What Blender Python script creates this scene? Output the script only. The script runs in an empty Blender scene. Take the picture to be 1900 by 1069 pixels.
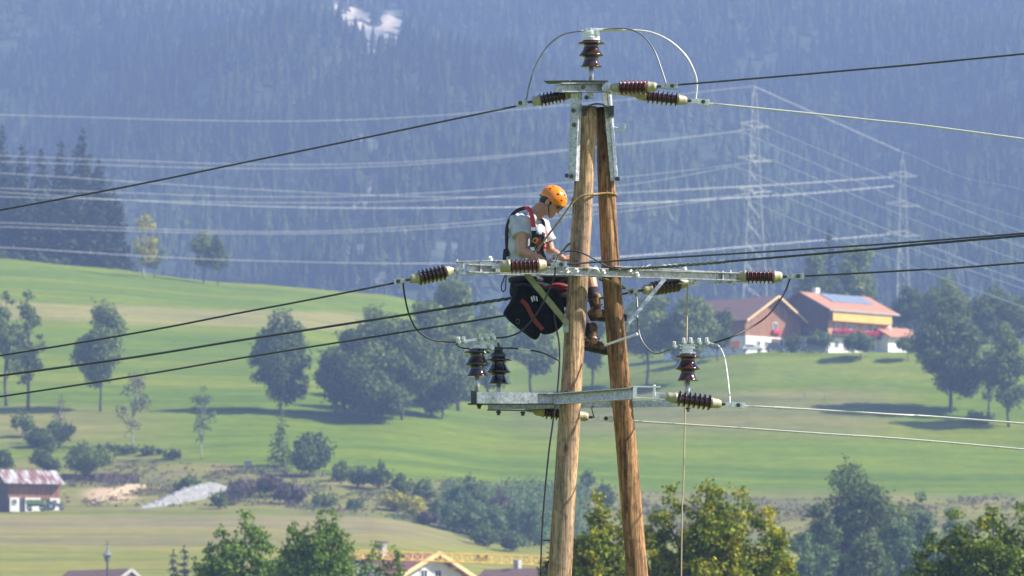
import bpy, bmesh, math, random
import numpy as np
from mathutils import Vector, Matrix, Euler

# ------------------------------------------------------------------ camera, light, exposure
SC = bpy.context.scene
COL = SC.collection
F = 12606.0                      # focal length in photo pixels
EYE = 1500.0                     # image row of the eye level, in photo pixels
PITCH = math.atan((EYE - 534.5) / F)
cam_d = bpy.data.cameras.new("camera"); cam = bpy.data.objects.new("camera", cam_d); COL.objects.link(cam)
cam.location = (0, 0, 0); cam.rotation_euler = (math.pi / 2 + PITCH, 0, 0)
cam_d.sensor_width = 36; cam_d.lens = 36 * F / 1900.0
cam_d.clip_start = 1.0; cam_d.clip_end = 9000
cam_d.dof.use_dof = True; cam_d.dof.focus_distance = 60.2; cam_d.dof.aperture_fstop = 9
SC.camera = cam
SC.render.resolution_x = 1024; SC.render.resolution_y = 576

SUN_EL = math.radians(40); SUN_AZ = math.radians(86)     # azimuth: from behind the camera round to the right
sd = Vector((math.sin(SUN_AZ) * math.cos(SUN_EL), -math.cos(SUN_AZ) * math.cos(SUN_EL), math.sin(SUN_EL)))
w = bpy.data.worlds.new("World"); SC.world = w; w.use_nodes = True
nt = w.node_tree; bg = nt.nodes['Background']; sky = nt.nodes.new('ShaderNodeTexSky')
sky.sky_type = 'NISHITA'; sky.sun_disc = False; sky.sun_elevation = SUN_EL
sky.sun_rotation = math.atan2(sd.x, sd.y); sky.altitude = 800; sky.air_density = 1.0; sky.dust_density = 0.6
nt.links.new(sky.outputs[0], bg.inputs[0]); bg.inputs[1].default_value = 0.085
sl = bpy.data.lights.new("sun", 'SUN'); sl.energy = 5.0; sl.angle = math.radians(0.5); sl.color = (1.0, 0.945, 0.86)
so = bpy.data.objects.new("sun", sl); COL.objects.link(so); so.rotation_euler = sd.to_track_quat('Z', 'Y').to_euler()
so.location = (100, -50, 100)
SC.view_settings.view_transform = 'Standard'; SC.view_settings.look = 'None'
SC.view_settings.exposure = 1.3; SC.view_settings.gamma = 1.0
SC.cycles.use_denoising = True
try: SC.cycles.denoiser = 'OPENIMAGEDENOISE'
except Exception: pass
SC.cycles.max_bounces = 6; SC.cycles.volume_bounces = 0; SC.cycles.transparent_max_bounces = 8

# ------------------------------------------------------------------ helpers
rng = np.random.default_rng(7); random.seed(7)
CP, SP = math.cos(PITCH), math.sin(PITCH)
def P(px, py, Y):
    u = (px - 950.0) / F; v = (534.5 - py) / F
    d = Vector((u, CP - v * SP, SP + v * CP))
    return d * (Y / d.y)
def PY(p):                         # image row of a world point
    x, y, z = p
    dz = -y * SP + z * CP; dd = y * CP + z * SP
    return 534.5 - F * dz / dd
ORG = {}
def V(v): return Vector(v)

def tag(o, label=None, cat=None, group=None, kind=None):
    if label: o['label'] = label
    if cat: o['category'] = cat
    if group: o['group'] = group
    if kind: o['kind'] = kind
    return o
def thing(name, loc, label, cat, group=None, rz=0.0):
    o = bpy.data.objects.new(name, None); COL.objects.link(o); o.empty_display_size = 0.2
    o.location = loc; o.rotation_euler = (0, 0, rz); ORG[o] = V(loc)
    return tag(o, label, cat, group)
def build(name, vf, m, parent=None, smooth=False, local=False, origin=None, mods=None):
    verts, faces = vf
    org = V((0, 0, 0))
    if parent is not None: org = ORG[parent] if not local else V((0, 0, 0))
    elif origin is not None: org = V(origin)
    me = bpy.data.meshes.new(name)
    me.from_pydata([tuple(V(v) - org) for v in verts], [], faces); me.update()
    if smooth: me.polygons.foreach_set('use_smooth', [True] * len(me.polygons))
    o = bpy.data.objects.new(name, me); COL.objects.link(o)
    if m: me.materials.append(m)
    if parent is not None: o.parent = parent
    else: o.location = org
    ORG[o] = org if parent is not None else org
    return o
def np_obj(name, verts, nper, m, parent=None, loc=(0, 0, 0), smooth=False):
    """verts: (k*nper,3) independent polygons of nper corners"""
    n = len(verts); k = n // nper
    me = bpy.data.meshes.new(name)
    me.vertices.add(n); me.vertices.foreach_set('co', np.asarray(verts, dtype=np.float32).ravel())
    me.loops.add(n); me.loops.foreach_set('vertex_index', np.arange(n, dtype=np.int32))
    me.polygons.add(k); me.polygons.foreach_set('loop_start', np.arange(0, n, nper, dtype=np.int32))
    me.polygons.foreach_set('loop_total', np.full(k, nper, dtype=np.int32))
    me.update(); me.validate()
    if m: me.materials.append(m)
    o = bpy.data.objects.new(name, me); COL.objects.link(o)
    if parent is not None: o.parent = parent
    else: o.location = loc
    return o
def join(*parts):
    vs, fs = [], []
    for v, f in parts:
        n = len(vs); vs += list(v); fs += [tuple(i + n for i in q) for q in f]
    return vs, fs
def box(c, s, R=None):
    """box, centre c, full sizes s"""
    c = V(c); vs = []
    for x in (-.5, .5):
        for y in (-.5, .5):
            for z in (-.5, .5):
                p = V((x * s[0], y * s[1], z * s[2]))
                if R is not None: p = R @ p
                vs.append(c + p)
    return vs, [(0, 1, 3, 2), (4, 6, 7, 5), (0, 4, 5, 1), (2, 3, 7, 6), (0, 2, 6, 4), (1, 5, 7, 3)]
def frame_of(d, up=(0, 0, 1)):
    d = V(d).normalized(); up = V(up)
    if abs(d.dot(up)) > 0.98: up = V((0, 1, 0))
    s = d.cross(up).normalized(); u = s.cross(d).normalized()
    return d, s, u
def bar(a, b, wd, ht, up=(0, 0, 1)):
    """rectangular bar from a to b: wd sideways, ht along up"""
    a, b = V(a), V(b); d, s, u = frame_of(b - a, up)
    vs = []
    for p in (a, b):
        for i, j in ((-1, -1), (1, -1), (1, 1), (-1, 1)): vs.append(p + s * (i * wd / 2) + u * (j * ht / 2))
    return vs, [(3, 2, 1, 0), (4, 5, 6, 7), (0, 1, 5, 4), (1, 2, 6, 5), (2, 3, 7, 6), (3, 0, 4, 7)]
def channel(a, b, depth, ht, t=0.008, open_dir=1, up=(0, 0, 1)):
    """C-channel from a to b; web faces the -open_dir side"""
    a, b = V(a), V(b); d, s, u = frame_of(b - a, up)
    if s.y > 0: s = -s            # s towards the camera
    o = s * (open_dir)
    web = bar(a - o * (depth / 2 - t / 2), b - o * (depth / 2 - t / 2), t, ht, up)
    f1 = bar(a + u * (ht / 2 - t / 2) + o * t / 2, b + u * (ht / 2 - t / 2) + o * t / 2, depth - t, t, up)
    f2 = bar(a - u * (ht / 2 - t / 2) + o * t / 2, b - u * (ht / 2 - t / 2) + o * t / 2, depth - t, t, up)
    return join(web, f1, f2)
def tube(pts, r, n=8, caps=True):
    pts = [V(p) for p in pts]; rs = r if isinstance(r, (list, tuple)) else [r] * len(pts)
    vs, fs = [], []; prev = None
    for i, p in enumerate(pts):
        t = (pts[min(i + 1, len(pts) - 1)] - pts[max(i - 1, 0)]).normalized()
        if prev is None: _, s, u = frame_of(t)
        else:
            s = (prev - t * prev.dot(t)).normalized(); u = s.cross(t).normalized()
        prev = s
        for k in range(n):
            a = 2 * math.pi * k / n
            vs.append(p + (s * math.cos(a) + u * math.sin(a)) * rs[i])
    for i in range(len(pts) - 1):
        for k in range(n):
            k2 = (k + 1) % n
            fs.append((i * n + k, i * n + k2, (i + 1) * n + k2, (i + 1) * n + k))
    if caps:
        fs.append(tuple(range(n))[::-1]); fs.append(tuple((len(pts) - 1) * n + k for k in range(n)))
    return vs, fs
def lathe(a, d, prof, n=24):
    """prof: list of (dist along d, radius) from point a"""
    a = V(a); d, s, u = frame_of(d)
    vs, fs = [], []
    for h, r in prof:
        for k in range(n):
            an = 2 * math.pi * k / n
            vs.append(a + d * h + (s * math.cos(an) + u * math.sin(an)) * max(r, 1e-4))
    for i in range(len(prof) - 1):
        for k in range(n):
            k2 = (k + 1) % n
            fs.append((i * n + k, i * n + k2, (i + 1) * n + k2, (i + 1) * n + k))
    fs.append(tuple(range(n))[::-1]); fs.append(tuple((len(prof) - 1) * n + k for k in range(n)))
    return vs, fs
def spline(pts, sub=6):
    pts = [V(p) for p in pts]
    if len(pts) < 3: return pts
    out = []
    e = [pts[0] * 2 - pts[1]] + pts + [pts[-1] * 2 - pts[-2]]
    for i in range(1, len(e) - 2):
        p0, p1, p2, p3 = e[i - 1], e[i], e[i + 1], e[i + 2]
        for k in range(sub):
            t = k / sub
            out.append(0.5 * ((2 * p1) + (p2 - p0) * t + (2 * p0 - 5 * p1 + 4 * p2 - p3) * t * t + (3 * p1 - p0 - 3 * p2 + p3) * t ** 3))
    out.append(pts[-1]); return out
def ball(c, r, n=10, R=None):
    rx, ry, rz = (r, r, r) if not isinstance(r, (tuple, list)) else r
    vs, fs = [], []; c = V(c)
    for i in range(n + 1):
        th = math.pi * i / n
        for k in range(2 * n):
            ph = math.pi * k / n
            p = V((rx * math.sin(th) * math.cos(ph), ry * math.sin(th) * math.sin(ph), rz * math.cos(th)))
            if R is not None: p = R @ p
            vs.append(c + p)
    m = 2 * n
    for i in range(n):
        for k in range(m):
            fs.append((i * m + k, (i + 1) * m + k, (i + 1) * m + (k + 1) % m, i * m + (k + 1) % m))
    return vs, fs
def fuse(name, parts, voxel, m, parent, smooth_it=2):
    """several overlapping closed shapes grown into one continuous skin"""
    o = build(name, join(*parts), m, parent)
    me0 = o.data
    bm = bmesh.new(); bm.from_mesh(me0); bmesh.ops.remove_doubles(bm, verts=bm.verts, dist=1e-5)
    bmesh.ops.recalc_face_normals(bm, faces=bm.faces); bm.to_mesh(me0); bm.free()
    r = o.modifiers.new('r', 'REMESH'); r.mode = 'VOXEL'; r.voxel_size = voxel
    s = o.modifiers.new('s', 'SMOOTH'); s.factor = 0.5; s.iterations = smooth_it
    dg = bpy.context.evaluated_depsgraph_get(); dg.update()
    me = bpy.data.meshes.new_from_object(o.evaluated_get(dg))
    o.modifiers.clear(); o.data = me; me.name = name
    me.polygons.foreach_set('use_smooth', [True] * len(me.polygons))
    if len(me.materials) == 0: me.materials.append(m)
    return o

# ------------------------------------------------------------------ materials
def new_mat(name):
    m = bpy.data.materials.new(name); m.use_nodes = True
    n = m.node_tree.nodes; return m, m.node_tree, n['Principled BSDF']
def ramp(nt, stops):
    r = nt.nodes.new('ShaderNodeValToRGB')
    el = r.color_ramp.elements
    el[0].position, el[0].color = stops[0][0], (*stops[0][1], 1)
    el[1].position, el[1].color = stops[-1][0], (*stops[-1][1], 1)
    for p, c in stops[1:-1]:
        e = el.new(p); e.color = (*c, 1)
    return r
def tex(nt, scale, stretch=(1, 1, 1), detail=4, rough=0.6, rot=(0, 0, 0)):
    tc = nt.nodes.new('ShaderNodeTexCoord'); mp = nt.nodes.new('ShaderNodeMapping')
    mp.inputs['Scale'].default_value = stretch; mp.inputs['Rotation'].default_value = rot
    nt.links.new(tc.outputs['Object'], mp.inputs[0])
    no = nt.nodes.new('ShaderNodeTexNoise'); no.inputs['Scale'].default_value = scale
    no.inputs['Detail'].default_value = detail; no.inputs['Roughness'].default_value = rough
    nt.links.new(mp.outputs[0], no.inputs['Vector']); return no
def pm(name, stops, scale=5, stretch=(1, 1, 1), rough=0.6, metal=0.0, bump=0.0, bscale=None, spec=0.5, detail=4, coat=0.0, rvar=0.0):
    m, nt, b = new_mat(name)
    if not isinstance(stops[0], tuple) or not isinstance(stops[0][1], tuple):
        c = stops; stops = [(0.3, tuple(x * 0.82 for x in c)), (0.7, tuple(min(1, x * 1.12) for x in c))]
    no = tex(nt, scale, stretch, detail)
    r = ramp(nt, stops); nt.links.new(no.outputs['Fac'], r.inputs[0]); nt.links.new(r.outputs[0], b.inputs['Base Color'])
    b.inputs['Roughness'].default_value = rough; b.inputs['Metallic'].default_value = metal
    b.inputs['Specular IOR Level'].default_value = spec; b.inputs['Coat Weight'].default_value = coat
    if rvar:
        mr = nt.nodes.new('ShaderNodeMapRange'); mr.inputs['To Min'].default_value = rough - rvar; mr.inputs['To Max'].default_value = rough + rvar
        nt.links.new(no.outputs['Fac'], mr.inputs['Value']); nt.links.new(mr.outputs[0], b.inputs['Roughness'])
    if bump:
        n2 = tex(nt, bscale or scale * 3, stretch, 5); bp = nt.nodes.new('ShaderNodeBump')
        bp.inputs['Strength'].default_value = bump; bp.inputs['Distance'].default_value = 0.01
        nt.links.new(n2.outputs['Fac'], bp.inputs['Height']); nt.links.new(bp.outputs[0], b.inputs['Normal'])
    return m
def leaf_mat(name, c1, c2, c3=None, patch=0.5, pscale=0.4, trans=0.3):
    m, nt, b = new_mat(name)
    geo = nt.nodes.new('ShaderNodeNewGeometry')
    r = ramp(nt, [(0.0, c1), (1.0, c2)]); nt.links.new(geo.outputs['Random Per Island'], r.inputs[0])
    col = r.outputs[0]
    if c3:
        no = tex(nt, pscale, detail=3); mr = nt.nodes.new('ShaderNodeMapRange')
        mr.inputs['From Min'].default_value = patch; mr.inputs['From Max'].default_value = patch + 0.18
        nt.links.new(no.outputs['Fac'], mr.inputs['Value'])
        mu = nt.nodes.new('ShaderNodeMath'); mu.operation = 'MULTIPLY'
        r2 = ramp(nt, [(0.0, (0.2, 0.2, 0.2)), (1.0, (1, 1, 1))])
        nt.links.new(geo.outputs['Random Per Island'], r2.inputs[0])
        nt.links.new(mr.outputs[0], mu.inputs[0]); nt.links.new(r2.outputs[0], mu.inputs[1])
        mx = nt.nodes.new('ShaderNodeMixRGB'); nt.links.new(mu.outputs[0], mx.inputs[0])
        nt.links.new(col, mx.inputs[1]); mx.inputs[2].default_value = (*c3, 1); col = mx.outputs[0]
    nt.links.new(col, b.inputs['Base Color']); b.inputs['Roughness'].default_value = 0.6; b.inputs['Specular IOR Level'].default_value = 0.25
    tr = nt.nodes.new('ShaderNodeBsdfTranslucent'); nt.links.new(col, tr.inputs[0])
    ms = nt.nodes.new('ShaderNodeMixShader'); ms.inputs[0].default_value = trans
    out = nt.nodes['Material Output']
    nt.links.new(b.outputs[0], ms.inputs[1]); nt.links.new(tr.outputs[0], ms.inputs[2]); nt.links.new(ms.outputs[0], out.inputs[0])
    return m
def wood_pole_mat(name, dark, mid, light, grey, seed, knots=True):
    m, nt, b = new_mat(name); L = nt.links
    n1 = tex(nt, 1.0, (11 + seed, 11, 1.3), 6, 0.7); r1 = ramp(nt, [(0.32, dark), (0.47, mid), (0.6, light), (0.75, mid)])
    L.new(n1.outputs['Fac'], r1.inputs[0])
    n2 = tex(nt, 1.0, (70, 70, 2.0), 4, 0.6); r2 = ramp(nt, [(0.38, (0.22, 0.19, 0.17)), (0.55, (1, 1, 1)), (0.7, (1.25, 1.2, 1.15))])
    L.new(n2.outputs['Fac'], r2.inputs[0])
    mx = nt.nodes.new('ShaderNodeMixRGB'); mx.blend_type = 'MULTIPLY'; mx.inputs[0].default_value = 0.75
    L.new(r1.outputs[0], mx.inputs[1]); L.new(r2.outputs[0], mx.inputs[2])
    n3 = tex(nt, 1.0, (3.2, 3.2, 0.35 + 0.1 * seed), 3); r3 = ramp(nt, [(0.4, (0, 0, 0)), (0.62, (1, 1, 1))])
    L.new(n3.outputs['Fac'], r3.inputs[0])
    m2 = nt.nodes.new('ShaderNodeMixRGB'); L.new(r3.outputs[0], m2.inputs[0]); L.new(mx.outputs[0], m2.inputs[1]); m2.inputs[2].default_value = (*grey, 1)
    m3 = nt.nodes.new('ShaderNodeMixRGB'); m3.inputs[0].default_value = 0.55; L.new(m2.outputs[0], m3.inputs[1]); L.new(mx.outputs[0], m3.inputs[2])
    tc = nt.nodes.new('ShaderNodeTexCoord'); mp = nt.nodes.new('ShaderNodeMapping'); mp.inputs['Scale'].default_value = (1, 1, .55); L.new(tc.outputs['Object'], mp.inputs[0])
    vo = nt.nodes.new('ShaderNodeTexVoronoi'); vo.inputs['Scale'].default_value = 5.5; L.new(mp.outputs[0], vo.inputs['Vector'])
    rk = ramp(nt, [(0.05, (0.25, 0.17, 0.12)), (0.13, (0.8, 0.72, 0.68)), (0.16, (1, 1, 1))]); L.new(vo.outputs['Distance'], rk.inputs[0])
    m4 = nt.nodes.new('ShaderNodeMixRGB'); m4.blend_type = 'MULTIPLY'; m4.inputs[0].default_value = 1; L.new(m3.outputs[0], m4.inputs[1]); L.new(rk.outputs[0], m4.inputs[2])
    n5 = tex(nt, 1.0, (22, 22, 14), 3, 0.6); r5 = ramp(nt, [(0.36, (0.55, 0.5, 0.46)), (0.5, (1, 1, 1)), (0.7, (1.2, 1.16, 1.1))]); L.new(n5.outputs['Fac'], r5.inputs[0])
    m5 = nt.nodes.new('ShaderNodeMixRGB'); m5.blend_type = 'MULTIPLY'; m5.inputs[0].default_value = .8; L.new(m4.outputs[0], m5.inputs[1]); L.new(r5.outputs[0], m5.inputs[2])
    m3 = m5
    L.new(m3.outputs[0], b.inputs['Base Color']); b.inputs['Roughness'].default_value = 0.75; b.inputs['Specular IOR Level'].default_value = 0.3
    bp = nt.nodes.new('ShaderNodeBump'); bp.inputs['Strength'].default_value = 0.7; bp.inputs['Distance'].default_value = 0.012
    ad = nt.nodes.new('ShaderNodeMath'); ad.operation = 'ADD'; L.new(n2.outputs['Fac'], ad.inputs[0]); L.new(n1.outputs['Fac'], ad.inputs[1])
    L.new(ad.outputs[0], bp.inputs['Height']); L.new(bp.outputs[0], b.inputs['Normal'])
    return m

M = {}
M['galv'] = pm('galvanised_steel', [(0.3, (0.26, 0.265, 0.29)), (0.5, (0.44, 0.445, 0.47)), (0.72, (0.66, 0.66, 0.68))], 40, rough=0.42, metal=0.45, bump=0.1, rvar=0.12)
M['galv_light'] = pm('bright_steel', [(0.3, (0.6, 0.6, 0.61)), (0.7, (0.85, 0.85, 0.85))], 50, rough=0.35, metal=0.3)
M['steel_green'] = pm('oiled_green_steel', [(0.3, (0.16, 0.2, 0.14)), (0.7, (0.30, 0.34, 0.25))], 14, rough=0.45, metal=0.3)
M['brace_olive'] = pm('olive_brace_steel', [(0.3, (0.12, 0.135, 0.08)), (0.7, (0.22, 0.24, 0.155))], 14, rough=0.5, metal=0.2)
M['dark_steel'] = pm('dark_steel', (0.07, 0.075, 0.08), 30, rough=0.5, metal=0.4)
M['porc'] = pm('dark_brown_porcelain', [(0.3, (0.028, 0.011, 0.011)), (0.7, (0.058, 0.019, 0.016))], 9, rough=0.14, coat=0.5)
M['porc_red'] = pm('red_brown_porcelain', [(0.3, (0.06, 0.012, 0.008)), (0.7, (0.11, 0.022, 0.013))], 9, rough=0.22, coat=0.35)
M['porc_dark'] = pm('near_black_porcelain', [(0.3, (0.010, 0.007, 0.010)), (0.7, (0.022, 0.012, 0.014))], 9, rough=0.1, coat=0.7)
M['cream'] = pm('cream_enamel_cap', [(0.3, (0.28, 0.25, 0.15)), (0.7, (0.42, 0.385, 0.26))], 25, rough=0.35)
M['wire_dark'] = pm('weathered_dark_conductor', (0.045, 0.05, 0.055), 60, rough=0.45, metal=0.2)
M['wire_grip'] = pm('wound_grip_wire', [(0.35, (0.05, 0.07, 0.06)), (0.65, (0.16, 0.2, 0.16))], 40, rough=0.5, metal=0.2)
M['wire_pale'] = pm('bright_aluminium_conductor', (0.66, 0.64, 0.60), 60, rough=0.4, metal=0.25)
M['wire_grey'] = pm('grey_aluminium_jumper', (0.19, 0.2, 0.2), 60, rough=0.4, metal=0.3)
M['hv'] = pm('far_conductor', (0.75, 0.73, 0.68), 1, rough=0.5)
M['rubber'] = pm('black_cable_rubber', (0.02, 0.02, 0.024), 30, rough=0.5)
M['rope_olive'] = pm('tan_climbing_rope', [(0.35, (0.16, 0.11, 0.035)), (0.65, (0.36, 0.25, 0.09))], 90, rough=0.85)
M['rope_green'] = pm('faded_green_rope', [(0.35, (0.13, 0.13, 0.07)), (0.65, (0.27, 0.26, 0.15))], 90, rough=0.85)
M['rope_tan'] = pm('thin_tan_rope', (0.42, 0.34, 0.22), 90, rough=0.9)
M['pole_l'] = wood_pole_mat('weathered_tan_timber', (0.09, 0.045, 0.02), (0.35, 0.195, 0.09), (0.58, 0.365, 0.185), (0.27, 0.235, 0.20), 0)
M['pole_r'] = wood_pole_mat('orange_brown_timber', (0.035, 0.016, 0.008), (0.23, 0.11, 0.04), (0.45, 0.25, 0.105), (0.26, 0.16, 0.085), 1.5)
M['black_cap'] = pm('black_sheet_cap', (0.035, 0.036, 0.04), 10, rough=0.4, metal=0.3)
M['white'] = pm('white_paint', (0.78, 0.78, 0.74), 3, rough=0.6)
M['bark'] = pm('bark', [(0.3, (0.05, 0.04, 0.03)), (0.7, (0.13, 0.10, 0.075))], 3, (1, 1, 0.2), rough=0.9)
M['bark_pale'] = pm('pale_bark', [(0.3, (0.2, 0.19, 0.16)), (0.7, (0.42, 0.40, 0.35))], 3, rough=0.85)
M['skin'] = pm('skin', [(0.3, (0.40, 0.21, 0.135)), (0.7, (0.50, 0.28, 0.185))], 12, rough=0.5)
M['hair'] = pm('dark_hair', (0.018, 0.012, 0.01), 80, rough=0.55)
M['shirt'] = pm('grey_cotton', [(0.35, (0.36, 0.37, 0.40)), (0.65, (0.50, 0.51, 0.54))], 9, rough=0.95, bump=0.5, bscale=22, spec=0.1)
M['print'] = pm('red_and_white_print', [(0.38, (0.35, 0.03, 0.03)), (0.46, (0.7, 0.68, 0.66)), (0.54, (0.03, 0.03, 0.03)), (0.62, (0.6, 0.1, 0.06))], 26, rough=0.8, detail=1)
M['shorts'] = pm('black_work_trousers', [(0.35, (0.007, 0.008, 0.010)), (0.65, (0.022, 0.023, 0.027))], 12, rough=0.9, spec=0.15, bump=0.6, bscale=18)
M['strap_black'] = pm('black_webbing', (0.015, 0.015, 0.02), 50, rough=0.8)
M['strap_red'] = pm('red_webbing', (0.50, 0.045, 0.05), 50, rough=0.7)
M['red_pad'] = pm('red_seat_pad', [(0.35, (0.10, 0.006, 0.006)), (0.65, (0.26, 0.014, 0.012))], 12, rough=0.7)
M['helmet'] = pm('orange_helmet_shell', (0.86, 0.25, 0.008), 5, rough=0.25, coat=0.5)
M['lens'] = pm('dark_lens', (0.012, 0.01, 0.012), 5, rough=0.08)
M['boot_tan'] = pm('tan_boot_leather', [(0.38, (0.03, 0.018, 0.01)), (0.5, (0.12, 0.06, 0.018)), (0.62, (0.26, 0.14, 0.04))], 16, rough=0.6)
M['sole'] = pm('black_boot_rubber', (0.02, 0.018, 0.018), 20, rough=0.6)
M['sock'] = pm('navy_sock', (0.02, 0.025, 0.045), 30, rough=0.9)
M['bag'] = pm('black_tool_bag_fabric', [(0.35, (0.004, 0.0045, 0.006)), (0.65, (0.012, 0.0125, 0.015))], 14, rough=0.9, spec=0.15, bump=0.5, bscale=20)
M['stripe'] = pm('faded_red_stripe', (0.2, 0.03, 0.018), 12, rough=0.7)
M['karabiner'] = pm('yellow_anodised_karabiner', (0.75, 0.42, 0.03), 12, rough=0.3, metal=0.4)

# ------------------------------------------------------------------ ground
KX = np.array([0, 480, 700, 950, 1400, 1900.0])
KY = np.array([850, 920, 1000, 1090, 1110, 1175, 1230, 1290, 1318, 1350, 1420, 1500, 1580.0])
KP = np.array([
    [1110, 1060, 1005, 955, 942, 885, 800, 710, 676, 640, 575, 520, 478],
    [1110, 1060, 1005, 955, 940, 870, 790, 715, 686, 655, 600, 555, 528],
    [1115, 1075, 1020, 962, 947, 875, 800, 735, 708, 680, 630, 585, 545],
    [1125, 1095, 1060, 1012, 990, 900, 832, 765, 728, 705, 675, 640, 600],
    [1150, 1110, 1060, 1010, 990, 930, 845, 725, 659, 652, 648, 642, 640],
    [1160, 1120, 1060, 1010, 990, 935, 855, 735, 664, 655, 648, 642, 640.0]])
KZ = (EYE - KP) / F * KY[None, :]
NEARY = np.array([-200, 0, 60, 300, 520, 700.0]); NEARZ = np.array([-1.7, -1.7, -6.2, -9, -6, 10.0])
def gnoise(x, y, s, seed=0):
    x = np.asarray(x, float) / s; y = np.asarray(y, float) / s
    v = 0
    for i in range(5):
        a = 1.3 + 2.1 * i + seed; k = 1.0 * 1.7 ** (i % 3)
        v = v + np.sin(k * (x * math.cos(a) + y * math.sin(a)) + a * 5.1 + 1.7 * np.sin(0.6 * k * (y * math.cos(a) - x * math.sin(a)) + a)) / 5
    return v
def gz(x, y):
    x = np.atleast_1d(np.asarray(x, float)); y = np.atleast_1d(np.asarray(y, float))
    px = np.clip(950 + F * x / np.maximum(y, 400), 0, 1900)
    cols = np.stack([np.interp(y, KY, KZ[i]) for i in range(len(KX))])
    i = np.clip(np.searchsorted(KX, px) - 1, 0, len(KX) - 2)
    t = (px - KX[i]) / (KX[i + 1] - KX[i]); t = t * t * (3 - 2 * t) * 0.5 + t * 0.5
    ar = np.arange(len(px)); far = cols[i, ar] * (1 - t) + cols[i + 1, ar] * t
    near = np.interp(y, NEARY, NEARZ)
    s = np.clip((y - 700) / 150, 0, 1); s = s * s * (3 - 2 * s)
    z = np.where(y < 850, near * (1 - s) + far * s, far)
    s2 = np.clip((y - 1700) / 220, 0, 1); s2 = s2 * s2 * (3 - 2 * s2)
    z = np.where(y > 1700, z * (1 - s2) + 80 * s2, z)
    z = z + 0.25 * gnoise(x, y, 9) * np.clip((y - 800) / 100, 0, 1)
    return z
def mz(x, y):
    x = np.asarray(x, float); y = np.asarray(y, float)
    sp = gnoise(x, y * 0.35, 95, 3) * 34 + gnoise(x, y * 0.6, 34, 5) * 10
    t = np.clip((y - 2150) / 350, 0, 1)
    return 78 + 0.243 * np.maximum(y - 2150, 0) + sp * t - 3 * (1 - t)
def G(px, Y):
    x = (px - 950) / F * Y
    for _ in range(3):
        z = float(gz(x, Y)[0]); x = P(px, PY((x, Y, z)), Y).x
    return V((x, Y, z))
def Yat(px, py, lo=850, hi=1580):
    ys = np.linspace(lo, hi, 300); xs = (px - 950) / F * ys
    zs = gz(xs, ys); pys = np.array([PY((a, b, c)) for a, b, c in zip(xs, ys, zs)])
    return float(ys[int(np.argmin(np.abs(pys - py)))])

def grid_obj(name, xs2, ys2, zs2, m, cols=None):
    ny, nx = xs2.shape
    me = bpy.data.meshes.new(name); co = np.stack([xs2, ys2, zs2], -1).reshape(-1, 3).astype(np.float32)
    me.vertices.add(len(co)); me.vertices.foreach_set('co', co.ravel())
    a = (np.arange(ny - 1)[:, None] * nx + np.arange(nx - 1)[None]).ravel()
    q = np.stack([a, a + 1, a + nx + 1, a + nx], -1).astype(np.int32)
    me.loops.add(q.size); me.loops.foreach_set('vertex_index', q.ravel())
    me.polygons.add(len(q)); me.polygons.foreach_set('loop_start', np.arange(0, q.size, 4, dtype=np.int32))
    me.polygons.foreach_set('loop_total', np.full(len(q), 4, dtype=np.int32)); me.update()
    me.polygons.foreach_set('use_smooth', [True] * len(q))
    if cols is not None:
        ca = me.color_attributes.new('ground_colour', 'FLOAT_COLOR', 'POINT')
        c4 = np.ones((len(co), 4), np.float32); c4[:, :3] = cols.reshape(-1, 3); ca.data.foreach_set('color', c4.ravel())
    me.materials.append(m); o = bpy.data.objects.new(name, me); COL.objects.link(o); return o
def col_mat(name, s1, stretch, bump=0.3):
    m, nt, b = new_mat(name); L = nt.links
    at = nt.nodes.new('ShaderNodeAttribute'); at.attribute_name = 'ground_colour'
    n1 = tex(nt, s1, stretch, 6, 0.62); r = ramp(nt, [(0.3, (0.66, 0.74, 0.70)), (0.5, (1.0, 1.0, 1.0)), (0.7, (1.34, 1.2, 1.15))]); L.new(n1.outputs['Fac'], r.inputs[0])
    mx = nt.nodes.new('ShaderNodeMixRGB'); mx.blend_type = 'MULTIPLY'; mx.inputs[0].default_value = 1
    L.new(at.outputs['Color'], mx.inputs[1]); L.new(r.outputs[0], mx.inputs[2])
    n2 = tex(nt, 0.5, (0.6, 1, 1), 8, 0.78); r2 = ramp(nt, [(0.3, (0.66, 0.72, 0.7)), (0.7, (1.32, 1.25, 1.2))]); L.new(n2.outputs['Fac'], r2.inputs[0])
    m2 = nt.nodes.new('ShaderNodeMixRGB'); m2.blend_type = 'MULTIPLY'; m2.inputs[0].default_value = 1
    L.new(mx.outputs[0], m2.inputs[1]); L.new(r2.outputs[0], m2.inputs[2])
    L.new(m2.outputs[0], b.inputs['Base Color']); b.inputs['Roughness'].default_value = 0.95; b.inputs['Specular IOR Level'].default_value = 0.05
    bp = nt.nodes.new('ShaderNodeBump'); bp.inputs['Strength'].default_value = bump; bp.inputs['Distance'].default_value = 0.4
    L.new(n2.outputs['Fac'], bp.inputs['Height']); L.new(bp.outputs[0], b.inputs['Normal'])
    return m
pxs = np.concatenate([np.linspace(-6000, -400, 30), np.arange(-300, 2201, 9.0), np.linspace(2300, 8000, 30)])
yss = np.concatenate([[-200, -50, 0, 20, 40, 60, 100, 160, 230, 300, 400, 520, 600], np.arange(640, 850, 15), np.arange(850, 1600, 2.2), np.arange(1600, 1960, 10), [ 2050, 2160, 2300, 2500]])
PX2, YY2 = np.meshgrid(pxs, yss)
XX2 = (PX2 - 950) / F * np.maximum(YY2, 700)
ZZ2 = gz(XX2.ravel(), YY2.ravel()).reshape(XX2.shape)
PYY = 534.5 - F * (-YY2 * SP + ZZ2 * CP) / np.maximum(YY2 * CP + ZZ2 * SP, 1)
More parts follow.
